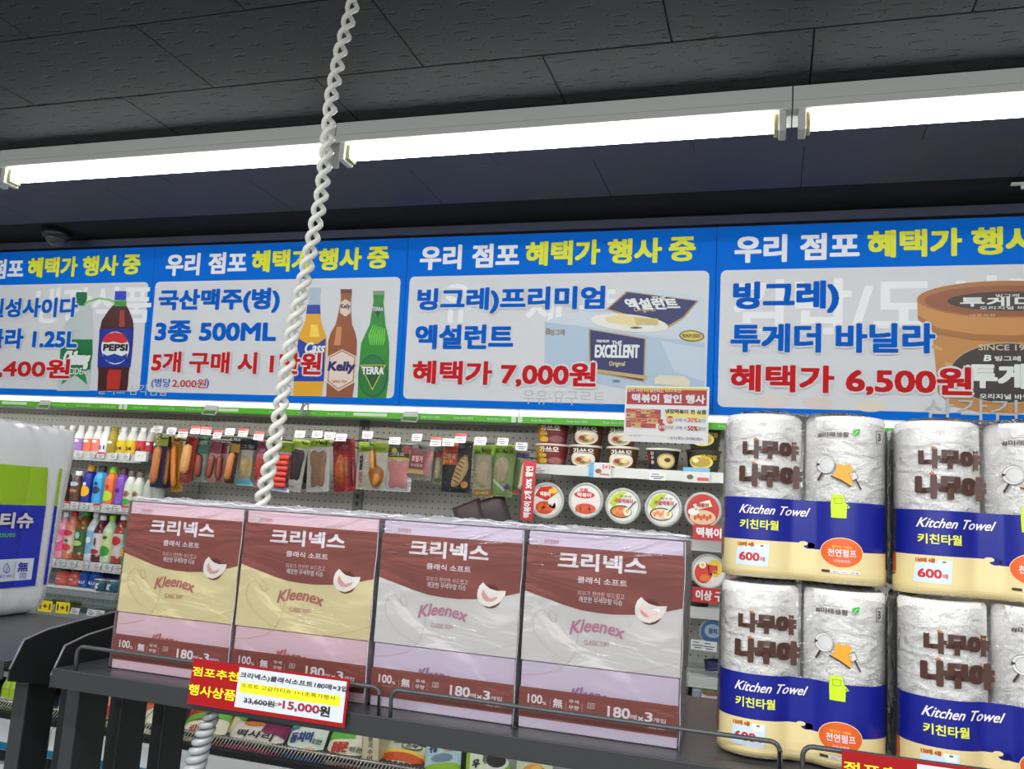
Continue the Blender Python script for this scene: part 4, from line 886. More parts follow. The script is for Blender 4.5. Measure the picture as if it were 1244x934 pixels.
# ------------------------------------------------------------------ bottles
def bottle(label,name,cat,cx,top,w,Y,z,body,sleeve,cap,kind='pet',group=None,txt=None,tcol=(30,30,40),accent=None,sl=(.12,.62)):
    bx=W(cx,top+30,Y).x; h=W(cx,top,Y).z-z; r=pxw(cx,top+30,w,Y)/2
    t=thing(name,label,cat,(bx,Y+r,z),(0,0,0),group)
    prof={'pet':[(.86,0),(.98,.02),(1,.06),(1,.13),(.95,.16),(.95,.58),(1,.62),(.96,.68),(.74,.77),(.46,.85),(.36,.88),(.36,.91)],
          'square':[(.9,0),(1,.03),(1,.60),(.97,.68),(.80,.76),(.52,.82),(.50,.84)],
          'slim':[(.9,0),(1,.03),(1,.55),(.92,.66),(.66,.78),(.54,.82),(.52,.86)],
          'round':[(.7,0),(.96,.04),(1,.2),(.92,.34),(1,.48),(1,.62),(.86,.76),(.5,.86),(.44,.88)]}[kind]
    seg=8 if kind=='square' else 14
    m=MB(); m.lathe([(r*a_,h*b_) for a_,b_ in prof],body,seg,smooth=kind!='square'); m.build('body',t)
    top_=prof[-1]; capr={'pet':.42,'square':.56,'slim':.56,'round':.5}[kind]; c0=top_[1]-.01
    m=MB(); m.lathe([(r*capr,h*c0),(r*capr*1.02,h*c0+.002),(r*capr,h*.985),(r*capr*.86,h)],cap,12); m.build('cap',t)
    if sleeve:
        lo,hi=sl; m=MB()
        def rad(b): 
            for (r0,z0),(r1,z1) in zip(prof[:-1],prof[1:]):
                if z0<=b<=z1 and z1>z0: return r0+(r1-r0)*(b-z0)/(z1-z0)
            return prof[-1][0]
        n=6; m.lathe([(r*rad(lo+(hi-lo)*k/n)+.0008,h*(lo+(hi-lo)*k/n)) for k in range(n+1)],sleeve,seg,smooth=kind!='square',capb=False,capt=False)
        s_=m.build('sleeve',t)
        a=Art(lambda u,v,d:(math.sin(u/r)*(r*1.0+.0012+d)*(1 if kind!='square' else .95),-math.cos(u/r)*(r*1.0+.0012+d),v),.0006,r*.3)
        if accent:
            for (ac,av,aw,ah) in accent: a.ell(0.0,h*(lo+(hi-lo)*av),r*aw,h*(hi-lo)*ah,ac,2,14)
        if txt: a.text(txt,-r*.55,h*(lo+(hi-lo)*.18),r*.55,h*(lo+(hi-lo)*.5),ink(*tcol),4,.05)
        elif not accent: a.rect(-r*.5,h*(lo+.62*(hi-lo)),r*.5,h*(lo+.72*(hi-lo)),ink(*tcol),3)
        a.build('label_print',s_)
    return t
I=ink
whitecap=I(226,226,224); clear=M('frosted_bottle',(200,196,186),.2,spec=.6)
Z1,Z2,Z3,Z4=1.6755,1.4455,1.1855,1.0+.07*0-.045
g='small drinks in a row on the top shelf of the left case'
rows1=[(36,516,11,(205,200,196),(190,120,90),None,'white capped drink peeking over the toilet roll pack, leftmost of five'),
 (47.6,516,11,(205,200,196),(190,120,90),None,'white capped drink peeking over the toilet roll pack, second from the left'),
 (58,516,11,(205,200,196),(190,120,90),None,'white capped drink peeking over the toilet roll pack, middle of five'),
 (67,516,11,(205,200,196),(190,120,90),None,'white capped drink peeking over the toilet roll pack, fourth from the left'),
 (79.5,516,11,(205,200,196),(190,120,90),None,'white capped drink peeking over the toilet roll pack, rightmost of five'),
 (91,516,11.5,(214,212,208),(150,110,190),None,'white capped drink with lilac sleeve just right of the toilet roll pack'),
 (102.5,516.5,11.5,(214,212,208),(226,110,80),None,'white capped drink with orange flame sleeve, left one of a pair'),
 (113,516.5,11.5,(214,212,208),(222,120,110),None,'white capped drink with orange flame sleeve, right one of a pair'),
 (122.5,517,11.5,(222,222,226),(222,222,230),'21','white drink numbered 21 on the top shelf'),
 (131.5,518,11.5,(160,140,30),(150,128,20),None,'olive yellow drink between the drinks numbered 21 and 24'),
 (143.2,518,12,(214,214,210),(226,190,20),'24','yellow drink numbered 24, left one of a pair'),
 (155.2,518,12,(214,214,210),(226,190,20),'24','yellow drink numbered 24, right one of a pair'),
 (167,518.5,12,(214,214,210),(206,44,48),'24','red and white drink numbered 24'),
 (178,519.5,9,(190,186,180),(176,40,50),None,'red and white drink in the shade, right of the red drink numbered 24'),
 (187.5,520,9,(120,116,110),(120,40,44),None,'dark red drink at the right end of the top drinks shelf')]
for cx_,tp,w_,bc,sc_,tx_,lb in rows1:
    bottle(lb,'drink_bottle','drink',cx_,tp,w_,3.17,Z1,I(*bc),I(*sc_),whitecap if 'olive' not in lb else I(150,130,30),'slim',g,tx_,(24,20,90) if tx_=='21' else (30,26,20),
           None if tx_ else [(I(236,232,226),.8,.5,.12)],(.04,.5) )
g='juice bottles in a row on the second shelf of the left case'
rows2=[(74,566,10,(60,40,36),(70,44,36),(40,30,30),'square','dark brown coffee bottle at the left end of the second shelf'),
 (87,571.5,12.5,(70,50,44),(96,58,40),(226,228,230),'slim','chocolate drink bottle with white cap on the second shelf'),
 (102,564,14,(20,30,140),(20,30,140),(200,150,40),'square','navy juice bottle with gold cap and yellow fruit'),
 (115.5,565,13.5,(70,170,220),(60,166,224),(50,60,60),'square','sky blue juice bottle with dark cap'),
 (129.5,566,13.5,(230,120,50),(230,110,50),(130,200,40),'square','orange juice bottle with lime green cap'),
 (142.3,567.5,13,(120,70,180),(126,72,184),(90,60,60),'square','purple juice bottle with brown cap'),
 (152.5,572,12,(214,214,206),(208,216,200),(110,90,80),'slim','white bottle with green leaves and round badge, left one of a pair'),
 (163,573,12,(214,214,206),(208,216,200),(110,100,90),'slim','white bottle with green leaves and round badge, right one of a pair'),
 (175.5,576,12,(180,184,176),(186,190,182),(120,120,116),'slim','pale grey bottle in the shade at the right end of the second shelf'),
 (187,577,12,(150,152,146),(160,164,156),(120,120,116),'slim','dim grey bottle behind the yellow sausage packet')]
acc={2:[(I(240,180,30),.42,.8,.24),(I(226,228,240),.72,.28,.08)],3:[(I(30,60,90),.5,.7,.16),(I(20,60,120),.78,.3,.08)],4:[(I(190,216,50),.28,.9,.22),(I(200,70,40),.66,.34,.1)],5:[(I(70,30,110),.55,.4,.1)],
     6:[(I(60,160,50),.12,.9,.14),(I(206,120,90),.48,.6,.16),(I(20,110,70),.48,.4,.11)],7:[(I(60,160,50),.12,.9,.14),(I(206,120,90),.48,.6,.16),(I(20,110,70),.48,.4,.11)],1:[(I(190,200,224),.86,.8,.12),(I(170,120,70),.5,.7,.1)],8:[(I(120,150,110),.2,.6,.1)],9:[(I(120,150,110),.2,.6,.1)],0:[(I(190,190,190),.5,.2,.05)]}
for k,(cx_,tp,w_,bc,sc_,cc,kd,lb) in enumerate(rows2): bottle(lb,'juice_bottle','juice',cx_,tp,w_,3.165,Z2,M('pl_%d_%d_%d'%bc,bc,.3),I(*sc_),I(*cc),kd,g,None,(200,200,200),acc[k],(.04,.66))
g='tea and juice bottles in a row on the third shelf of the left case'
rows3=[(71,622,13,(220,140,160),(226,90,150),(220,220,222),'pink drink bottle just right of the toilet roll pack',[(I(226,160,190),.6,.6,.2)]),
 (81,620.5,15,(196,120,90),(222,196,180),(190,20,50),'pink tea bottle with red cap and peach label',[(I(196,40,60),.85,.7,.14),(I(206,60,60),.2,.7,.16),(I(70,120,60),.5,.3,.08)]),
 (94,620,17,(120,74,30),(60,96,50),(40,150,60),'brown tea bottle with green cap and leafy label',[(I(170,200,110),.4,.6,.12),(I(160,200,170),.75,.3,.16)]),
 (107.5,622,14,(190,200,206),(120,180,214),(206,206,206),'clear drink bottle with pale blue label and grey cap',[(I(226,232,236),.6,.4,.14)]),
 (115.5,626,15,(96,30,44),(214,206,204),(232,232,232),'dark plum tea bottle with white cap and pale label',[(I(170,30,60),.14,.6,.12),(I(120,40,50),.6,.18,.2)]),
 (127,626,15,(186,206,170),(206,214,150),(150,206,40),'aloe drink bottle with lime green cap',[(I(50,150,50),.2,.75,.24),(I(40,100,70),.82,.34,.08)]),
 (140.5,625.5,16,(150,60,50),(206,196,190),(232,232,232),'tomato drink bottle with white cap and big red fruit',[(I(190,30,40),.68,.66,.2),(I(70,120,50),.84,.3,.05)]),
 (152,626,13,(60,130,60),(60,140,70),(232,232,232),'green and orange juice bottle beside the leftmost tissue pack',[(I(232,160,40),.2,.8,.2),(I(110,180,200),.5,.6,.08)]),
 (165,628,13,(90,130,70),(80,140,80),(222,222,222),'green juice bottle partly behind the leftmost tissue pack',[(I(232,160,40),.2,.8,.2)])]
for cx_,tp,w_,bc,sc_,cc,lb,ac in rows3: bottle(lb,'tea_bottle','drink',cx_,tp,w_,3.165,Z3,M('pl_%d_%d_%d'%bc,bc,.15,spec=.6),I(*sc_),I(*cc),'pet',g,None,(90,90,90),ac,(.16,.62))
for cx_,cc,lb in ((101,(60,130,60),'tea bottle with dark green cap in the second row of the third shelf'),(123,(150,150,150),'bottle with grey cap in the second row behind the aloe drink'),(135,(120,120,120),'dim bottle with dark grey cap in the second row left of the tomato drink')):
    bottle(lb,'tea_bottle','drink',cx_,620,13,3.27,Z3,M('pl_shaded',(90,80,66),.3),I(90,90,80),I(*cc),'pet',g,None,(90,90,90),None,(.16,.62))  # second row: body and sleeve coloured dim to paint the shade back there
g='sports drink bottles on the lowest shelf of the left case'
for cx_,tp,w_,bc,sc_,cc,kd,lb in ((68,691,17,(214,90,80),(206,100,90),(50,30,30),'round','coral red round bottle, left one of a pair on the lowest drinks shelf'),(83.5,692,16,(206,90,80),(200,96,90),(50,30,30),'round','coral red round bottle, right one of a pair on the lowest drinks shelf'),
   (96.8,689.5,13,(30,80,160),(20,70,160),(226,230,232),'pet','blue drink bottle with white cap, left one of a pair'),(109,690.5,13,(30,80,160),(20,70,160),(226,230,232),'pet','blue drink bottle with white cap, right one of a pair'),
   (122,691.5,13,(20,50,110),(20,50,120),(120,130,140),'pet','dark blue bottle with grey cap behind the small cups'),(136,694,13,(16,40,90),(18,44,100),(40,50,70),'pet','dark navy bottle behind the small cups, right of the grey capped one')):
    t=bottle(lb,'sports_drink_bottle','drink',cx_,tp,w_,3.16 if w_>13 or cx_<115 else 3.24,1.071,M('pl_%d_%d_%d'%bc,bc,.15,spec=.6),I(*sc_),I(*cc),kd,g,'BLU' if 'blue drink' in lb else None,(220,226,236),None if 'blue drink' in lb else [(I(226,190,184) if w_>14 else I(60,90,150),.6,.4,.1)],(.12,.6))
m=MB(); m.box(-4.3-cL.location.x,-2.62-cL.location.x,.25,.55,1.052,1.07,white_p); m.build('shelf',cL)
for cx_,lb in ((121.5,'small silver topped cup on the lowest drinks shelf, left of two'),(135.5,'small silver topped cup on the lowest drinks shelf, right of two')):
    q=W(cx_,716,3.12); t=thing('drink_cup',lb,'cup',(q.x,3.13,1.0715),group='small silver topped cups'); m=MB(); m.lathe([(.024,0),(.030,.035),(.032,.045)],M('cup_teal',(60,110,130),.3),16); m.build('cup',t)
    m=MB(); m.lathe([(.034,.045),(.035,.049),(.03,.053)],chrome,18); m.build('lid',t)
    m=MB(); a=Art(lambda u,v,d:(math.sin(u/.03)*(.0312+d),-math.cos(u/.03)*(.0312+d),v),.0004); a.text('K',-.01,.010,.010,.036,whitecap,2,.08,None,0,.3); a.build('print',t)
# price tags along the left shelves
for z,pts in ((1.662,[(84,548),(96,549),(112,550),(123,552),(138,553.5),(153,555)]),(1.430,[(80,613),(91,614),(103,614.5),(117,615.5),(132,617),(142,618),(151,619)]),(1.172,[(63,680),(75,683),(88,685),(103,687),(118,688),(131,690),(144,692)])):
    for k,(px,py) in enumerate(pts):
        q=W(px,py,YS-.008); price_tag(cL,(q.x-cL.location.x,YS-YF-.009,z+.001),.040,.028,k%3==0 and z>1.2,0)
for k,(px,py) in enumerate(((62,737),(92,742),(112,744),(122,745),(138,748))):
    q=W(px,py,2.98); price_tag(cL,(q.x-cL.location.x,.075,q.z),.045,.026,False,0)
def one_plus(px,py,label):
    q=W(px,py,2.97); t=thing('promo_tag',label,'tag',(q.x,2.965,q.z-.02),group='yellow promotion tags on the left case'); m=MB(); m.box(-.036,.036,0,.0015,0,.046,I(240,210,20)); m.build('card',t)
    a=Art(lambda u,v,d:(u,-d,v),.0006); a.text('1+1',-.028,.010,.028,.036,I(20,20,20),2,.05); a.build('lettering',t)
one_plus(56,737,'yellow 1+1 tag beside the toilet roll pack, left of two'); one_plus(77,739,'yellow 1+1 tag on the left case, right of two')

# ------------------------------------------------------------------ sealed packets
class Pack:
    def __init__(s,name,label,cat,group,bx,by,tx,ty,wpx,Yb,Yt,th,back,shape='pillow'):
        pb=W(bx,by,Yb); pt=W(tx,ty,Yt); e,s.h=frame(pb,pt); s.w=pxw((bx+tx)/2,(by+ty)/2,wpx,(Yb+Yt)/2); s.th=th
        s.t=thing(name,label,cat,pb,e,group); m=MB()
        if shape=='pillow': m.pillow(s.w,s.h,th,back,10,12,noise=.06)
        else: m.box(-s.w/2,s.w/2,0,.006,0,s.h,back,.002); 
        s.base=m.build('pouch' if shape=='pillow' else 'tray',s.t); s.shape=shape
        s.a=Art(s.fn,.0009,s.w/8)
    def depth(s,u,v):
        a=u/s.w+.5; b=v/s.h
        if s.shape!='pillow': return 0
        return s.th*(max(0,(1-abs(2*a-1)**2.2))**.5)*(max(0,(1-abs(2*b-1)**3))**.5)*1.05
    def fn(s,u,v,d): return (u,-s.depth(u,v)-d,v)
    def band(s,v0,v1,mat,ly=1,u0=-.5,u1=.5,rows=4,wave=0):
        n=10; us=[(u0+(u1-u0)*k/n)*s.w for k in range(n+1)]
        for r in range(rows):
            lo=v0+(v1-v0)*r/rows; hi=v0+(v1-v0)*(r+1)/rows
            wv=lambda u,e:(wave*math.sin((u/s.w+.5)*math.pi) if e else 0)
            s.a.strip(us,[(lo+wv(u,r>0 or v0>.05))*s.h for u in us],[(hi+wv(u,True))*s.h for u in us],mat,ly)
        return s
    def ell(s,u,v,ru,rv,mat,ly=2,an=0,n=14): s.a.ell(u*s.w,v*s.h,ru*s.w,rv*s.h,mat,ly,n,an); return s
    def text(s,b,u0,v0,u1,v1,mat,bold=.03,ly=4,shear=0): s.a.text(b,u0*s.w,v0*s.h,u1*s.w,v1*s.h,mat,ly,bold,None,0,shear); return s
    def sausage(s,u0,v0,u1,v1,r,mat,name='sausage',ribs=0):
        m=MB(); n=14; pts=[];rad=[]
        for k in range(n+1):
            q=k/n; u=u0+(u1-u0)*q; v=v0+(v1-v0)*q; e=math.sqrt(max(.02,1-abs(2*q-1)**6)); rad.append(r*s.w*e*(1+ (.12 if ribs and k%2 else 0)))
            pts.append((u*s.w,-s.depth(u*s.w,v*s.h)-r*s.w*.45,v*s.h))
        m.tube(pts,.01,mat,10,rad); m.build(name,s.t); return s
    def blob(s,u,v,ru,rv,t,mat,name,an=0,n=20,bx=0):
        m=MB(); vs=[];fs=[]; rings=4
        for i in range(rings+1):
            q=i/rings*math.pi/2
            for k in range(n):
                a=2*math.pi*k/n; j=(1+.07*math.sin(3*a+u*9)+.04*math.sin(5*a))*(1+bx*.16*(1-math.cos(4*a))); x=ru*s.w*math.cos(a)*math.cos(q)*j; y=rv*s.h*math.sin(a)*math.cos(q)*j
                X=u*s.w+x*math.cos(an)-y*math.sin(an); Y=v*s.h+x*math.sin(an)+y*math.cos(an); vs.append((X,-s.depth(u*s.w,v*s.h)*.8-t*math.sin(q)-.001,Y))
        for i in range(rings):
            for k in range(n): fs.append((i*n+k,i*n+(k+1)%n,(i+1)*n+(k+1)%n,(i+1)*n+k))
        m.add(vs,fs,mat,True); m.build(name,s.t); return s
    def done(s):
        if s.a.mb.f: s.a.build('printed_design',s.base)
        if s.t.get('group')==G: film(s)
        return s.t
def film(s):
    m=MB(); m.pillow(s.w*.99,s.h*.99,s.th*1.5+.012,film_mat('packet_film',.0,.9,45),8,10,flat=.01,z0=s.h*.005); m.build('clear_film',s.t)
sau=M('sausage_brown',(178,112,60),.3,noise=.25,nscale=60); sau2=M('sausage_orange',(196,110,30),.3,noise=.2,nscale=60); sau3=M('sausage_red_brown',(128,58,40),.35,noise=.3,nscale=70)
chick=M('cooked_chicken',(206,178,120),.45,noise=.25,nscale=50,bump=.4,bscale=90); crab=M('crab_red',(206,60,50),.4,noise=.2,nscale=40); jerk=M('dark_jerky',(46,32,36),.35,noise=.5,nscale=80,bump=.8,bscale=120)
nut=M('brown_crisps',(150,112,84),.4,noise=.4,nscale=90,bump=.9,bscale=120); ham=M('pink_ham',(214,140,140),.4,noise=.15,nscale=40); leg=M('roast_leg',(176,110,36),.3,noise=.35,nscale=40,bump=.3,bscale=60)
pale_ch=M('pale_chicken',(186,170,140),.45,noise=.2,nscale=50,bump=.4,bscale=80); clrp=M('clear_pouch_back',(176,178,170),.25,spec=.6); blackp=I(22,24,34)
G='packets hanging on peg hooks in the middle case'; YH=3.14; hooks=[]
def hang(label,short,bx,by,tx,ty,w,back,th=.006,Y=YH,tagp=None,red=False,shape='pillow'):
    s=Pack('food_packet',label,'snack packet',G,bx,by,tx,ty,w,Y,Y,th,back,shape); s.tip=(tx,ty); hooks.append((tagp,short,red,Y)); return s
hdr=lambda s,c,v0=.82,tx_=None,tc=(30,60,20): (s.band(v0,.995,c,1,-.5,.5,3), tx_ and s.text(tx_,-.38,v0+.03,.38,v0+.11,I(*tc),.02))
s=hang('navy packet with one long brown sausage and yellow green header, leftmost hanging','leftmost sausage packet',189,592,198,529,15,I(26,34,90),tagp=(192,522)); hdr(s,I(170,180,50),.80); s.sausage(-.08,.07,.0,.80,.30,sau); s.text('소시지',-.45,.3,-.25,.5,whitecap,.0); s.done()
s=hang('navy packet with a brown sausage behind the leftmost sausage packet','navy packet',202,593,208,530,10,I(30,36,84),tagp=(209,524),Y=3.18); s.sausage(.0,.06,.05,.80,.32,sau); s.done()
s=hang('yellow packet with one straight orange sausage','yellow sausage packet',214.5,597,215.5,530,14,I(206,160,30),tagp=(223,527),red=True,Y=3.16); hdr(s,I(214,180,40),.9); s.sausage(-.08,.06,-.05,.86,.26,sau2); s.band(.90,.97,I(176,70,30),3,-.2,.3,1); s.done()
s=hang('red packet with a ridged tan sausage','ridged sausage packet',224,586,234,531,14,I(176,40,36),tagp=(238,523),red=True,Y=3.12); s.band(.84,.99,I(190,20,30),1); s.sausage(-.02,.18,.0,.84,.34,M('ridged_tan',(196,140,84),.35),'ridged_sausage',1)
for k in range(8): s.ell(-.01,.24+k*.075,.30,.012,I(120,60,30),8)
s.done()
s=hang('pale green packet with one short red brown sausage','pale green sausage packet',241,585,247,531,19,I(150,176,160),tagp=(251,524),red=True); s.band(.62,.99,I(70,130,112),1); s.text('소시지',-.36,.82,.36,.92,whitecap,.02); s.text('훈제',-.45,.4,-.25,.6,I(30,90,70),.02); s.sausage(.0,.1,.02,.62,.20,sau3); s.done()
s=hang('pink packet with one slanting dark sausage, left of two alike','left pink sausage packet',254.5,585,263.5,536,14,I(206,164,160),tagp=(265,528),red=True); s.band(.70,.99,I(150,70,84),1); s.sausage(-.05,.08,.05,.66,.26,sau3); s.done()
s=hang('pink packet with one upright dark sausage, right of two alike','right pink sausage packet',266,587,270.5,537,13,I(196,150,146),tagp=(280,525),Y=3.16); s.band(.72,.99,I(150,40,60),1); s.sausage(.0,.08,.05,.68,.28,sau3); s.done()
s=hang('black and gold packet with a tan sausage','black and gold packet',278,587,287,536,12,I(66,50,40),tagp=(296,526),red=True,Y=3.13); s.band(.74,.94,I(206,160,40),1); s.sausage(-.1,.06,.05,.74,.34,sau); s.done()
s=hang('packet with oval grilled chicken steak and black header','grilled steak packet',297,590,303,533,21,I(186,180,184),tagp=(315,530),red=True); hdr(s,blackp,.76,'그릴',(200,200,210)); s.band(.01,.14,I(110,190,206),1); s.blob(-.12,.40,.26,.24,.008,chick,'chicken_steak'); s.blob(.26,.38,.14,.22,.006,chick,'chicken_steak'); s.done()
s=hang('rose pink packet of crab meat left of the twisted cord','rose crab packet',311,592,318,536,19,I(206,120,130),tagp=(337,532),red=True,Y=3.15); hdr(s,I(170,70,100),.74,'맛살',(226,200,210)); s.blob(-.08,.42,.22,.26,.006,crab,'crab_stick'); s.blob(.24,.40,.12,.25,.005,crab,'crab_stick'); s.band(.01,.10,I(222,150,180),1); s.done()
s=hang('packet of red crab sticks with lime header, right of the twisted cord','crab stick packet',339,597,348.5,536,24,I(196,190,200),tagp=(365,528)); hdr(s,I(150,176,30),.78); 
for k in range(6): s.sausage(-.36,.12+k*.11,.36,.135+k*.11,.13,crab,'crab_stick')
s.band(.0,.09,I(200,206,232),1); s.done()
s=hang('white packet with dark red jerky and lime header','dark jerky packet',355,596.5,366,534,20,I(206,206,196),tagp=(386,528)); hdr(s,I(160,186,30),.84); s.blob(.02,.52,.34,.28,.010,jerk,'jerky',bx=1); s.text('진주 육포',-.4,.06,.1,.12,I(40,40,40),0); s.done()
s=hang('half hidden dark jerky packet behind the white jerky packet','hidden jerky packet',371,594,376,536,14,I(120,118,106),tagp=(401,530),Y=3.20); hdr(s,I(140,160,40),.84); s.blob(.0,.45,.36,.32,.006,jerk,'jerky'); s.done()
s=hang('white packet with brown seaweed crisps and lime header','seaweed crisp packet',385.5,597,388,533,27,I(208,206,198),tagp=(415,532)); hdr(s,I(160,190,30),.84,'간식'); s.blob(.02,.44,.30,.31,.010,nut,'crisps',bx=1.4); s.text('오징어',-.38,.07,-.05,.12,I(50,50,50),0); s.done()
s=hang('red and orange packet with a glazed chicken piece','glazed chicken packet',419,597,418,535,27,I(160,30,30),tagp=(447,529)); s.band(.78,.99,I(150,20,30),1); s.blob(-.16,.42,.24,.30,.010,M('glazed_orange',(200,96,20),.25,noise=.4,nscale=40),'chicken_piece'); s.band(.03,.97,I(176,40,50),5,.06,.24,4); s.text('닭다리살',.08,.3,.2,.7,I(226,200,120),.0,8); s.blob(.38,.35,.1,.28,.006,M('dark_red_meat',(110,20,20),.3),'chicken_piece'); s.done()
s=hang('packet with a whole roast chicken leg and lime header','chicken leg packet',451,595,455.5,537,38,I(196,192,180),tagp=(480,536)); hdr(s,I(150,180,20),.78,'REAL 닭다리'); s.blob(.13,.30,.24,.24,.014,leg,'chicken_leg',.2); s.sausage(.05,.40,-.02,.84,.09,leg,'leg_bone'); s.text('닭',-.42,.4,-.3,.72,I(30,30,30),.03); s.text('다리',-.42,.14,-.3,.38,I(190,130,40),.03); s.done()
s=hang('white tray of pink sliced ham with dark floral header','sliced ham tray',483,597,487.5,538,31,I(220,220,222),tagp=(507,532)); s.band(.70,.97,I(40,60,56),1); s.ell(.25,.86,.2,.09,I(190,100,80),2); s.ell(-.2,.84,.14,.05,I(210,190,40),3); s.text('그대로',-.4,.72,.2,.80,I(226,230,220),.02); s.band(.66,.70,I(220,190,40),2); s.blob(.0,.36,.34,.25,.008,ham,'ham_slices',bx=1.6); s.done()
s=hang('clear tray of ham with square maroon label','maroon labelled ham tray',508,582,513,541,30,clrp,tagp=(530,537),red=True); s.blob(.02,.5,.38,.34,.008,ham,'ham_slices',bx=1.6); s.a.rect(-s.w*.36,s.h*.30,s.w*.26,s.h*.82,I(86,34,40),16); s.text('호밀가',-.28,.50,.18,.68,I(214,160,160),.02,18); s.text('오리훈제',-.28,.36,.18,.44,I(214,170,170),0,18); s.a.rect(-s.w*.38,s.h*.14,s.w*.26,s.h*.28,I(130,110,60),16); s.done()
s=hang('narrow clear packet with a sandwich roll','sandwich roll packet',530.5,588,533.5,542,14,I(170,168,150),tagp=(545,538),Y=3.16); s.blob(.0,.42,.32,.28,.008,pale_ch,'roll'); s.band(.70,.84,I(170,50,50),2,-.3,.3); s.ell(.1,.1,.3,.06,I(70,120,40),3); s.done()
s=hang('black and orange packet with striped grilled chicken','striped grill packet',553,598,557.5,537,35,I(34,34,38),tagp=(560,533),red=True); s.a.rect(-s.w*.5,s.h*.54,s.w*.02,s.h*.97,I(206,84,24),4); s.text('그릴 닭',-.44,.66,-.04,.76,I(240,230,220),.03,6); s.text('새우',-.44,.56,-.12,.65,I(244,200,30),.03,6); s.blob(.14,.42,.21,.34,.010,chick,'chicken_steak',-.35)
for k in range(7): s.ell(.04+k*.035,.22+k*.075,.17-.012*k,.012,I(70,44,30),20,-.5)
s.ell(.32,.16,.12,.07,I(206,140,70),8); s.done()
s=hang('pale chicken breast packet with lime header and gold foot','pale breast packet, left one',586,604,588,541,25,I(170,168,140),tagp=(584,536)); hdr(s,I(150,186,20),.80,'REAL 닭가슴살'); s.blob(.0,.46,.34,.26,.010,pale_ch,'chicken_breast'); s.band(.02,.15,I(176,130,30),1,-.42,.42); s.text('블랙페퍼',-.3,.05,.3,.11,I(226,210,160),.02); s.done()
s=hang('chicken breast packet with lime header and purple sticker','pale breast packet, right one',609.5,603,614.5,540,28,I(150,176,110),tagp=(611,537)); hdr(s,I(150,190,30),.80,'닭가슴살'); s.blob(-.05,.52,.30,.25,.010,pale_ch,'chicken_breast'); s.ell(.2,.2,.12,.06,I(120,80,160),5); s.a.line([(-.38*s.w,.3*s.h),(.1*s.w,.12*s.h)],.008,I(206,230,190),6); s.done()
s=hang('narrow salad bar packet with purple band beside the red strip sign','purple band packet',629.5,601,636,548,16,I(150,160,120),tagp=(634,543)); s.band(.84,.96,I(110,70,150),2); s.band(.1,.8,I(80,120,60),1,-.4,-.1); s.sausage(.12,.1,.18,.78,.20,pale_ch,'chicken_bar'); s.ell(-.1,.07,.2,.06,I(200,60,30),5); s.done()
hw=M('hook_steel',(70,70,70),.35,metal=.6)
for k,(tp,short,red,Y) in enumerate(hooks):
    q=W(tp[0],tp[1],3.07); t=thing('peg_hook','peg hook and price tag over the '+short,'hook',(q.x,YB,q.z-.012),group='peg hooks with price tags')
    dx=.035; m=MB(); m.tube([(-dx*.2-.03,-.0,.03),(-dx*.2-.03,-.01,.026),(0,-(YB-3.075),.004),(0,-(YB-3.07),.018)],.0022,hw,6); m.build('wire',t)
    m=MB(); m.tube([(-dx*.2-.03,-.0,-.004),(-dx*.2-.03,-.01,-.006),(0,-(YB-3.10),-.022),(0,-(YB-3.09),-.012)],.0025,hw,6); m.build('wire',t)
    price_tag(t,(0,-(YB-3.066),.014),.046,.036 if red else .030,red,random.uniform(-.15,.15))
# small dark bag and burgundy bag behind the tissue packs
s=Pack('snack_bag','burgundy snack bag just above the third tissue pack, left one','snack bag','burgundy snack bags',574,640,566,611,34,3.10,3.14,.02,I(38,10,20)); s.done()
s=Pack('snack_bag','burgundy snack bag above the tissue packs, right one beside the red strip sign','snack bag','burgundy snack bags',602,645,590,606,44,3.12,3.16,.02,I(34,9,18)); s.done()
t=thing('shelf_tray','white tray behind the tissue packs under the burgundy bags','tray',(W(585,640,3.12).x,3.13,W(585,640,3.12).z-.015)); m=MB(); m.box(-.34,.34,-.08,.25,-.01,0,white_p,.002); m.build('plate',t); m=MB(); m.box(-.34,.34,-.084,-.08,-.01,.016,white_p); m.build('lip',t)

# ------------------------------------------------------------------ noodle cups on the right case
def cup(label,cx,base_z,body,rim,art,group,Y=3.17,w=40,h=.082,tl=False):
    r=pxw(cx,555,w,Y)/2; q=W(cx,555,Y); t=thing('noodle_cup',label,'noodle cup',(q.x,Y+r,base_z),group=group)
    m=MB(); m.lathe([(r*.80,0),(r*.82,.003),(r*.97,h*.93),(r*.97,h*.94)],body,24); cb=m.build('cup',t)
    m=MB(); m.lathe([(r*.97,h*.90),(r*1.03,h*.91),(r*1.04,h*.97),(r*1.0,h),(r*.9,h*1.0)],rim,24); m.build('lid',t)
    def fn(u,v,d): rr_=r*(.82+.15*v/(h*.93))+.001+d; return (math.sin(u/r)*rr_,-math.cos(u/r)*rr_,v)
    a=Art(fn,.0007,r*.28)
    def st(u0,v0,u1,v1,mat,ly=1): 
        us=[r*(u0+(u1-u0)*k/12) for k in range(13)]; a.strip(us,[v0*h]*13,[v1*h]*13,mat,ly)
    art(a,st,r,h); a.build('wrap_print',cb); return t
wl=I(226,224,214)
def art_a(a,st,r,h):
    st(-1.4,.05,-.1,.86,I(196,140,20)); st(-.35,.3,1.4,.9,I(110,30,30),2); a.text('가쓰오',-.6*r,.58*h,.65*r,.86*h,wl,4,.05); a.text('우동',-.75*r,.36*h,-.1*r,.52*h,I(240,220,120),4,.03); a.ell(.5*r,.2*h,.5*r,.16*h,I(150,90,90),3); a.ell(-.4*r,.18*h,.34*r,.12*h,I(226,180,60),3)
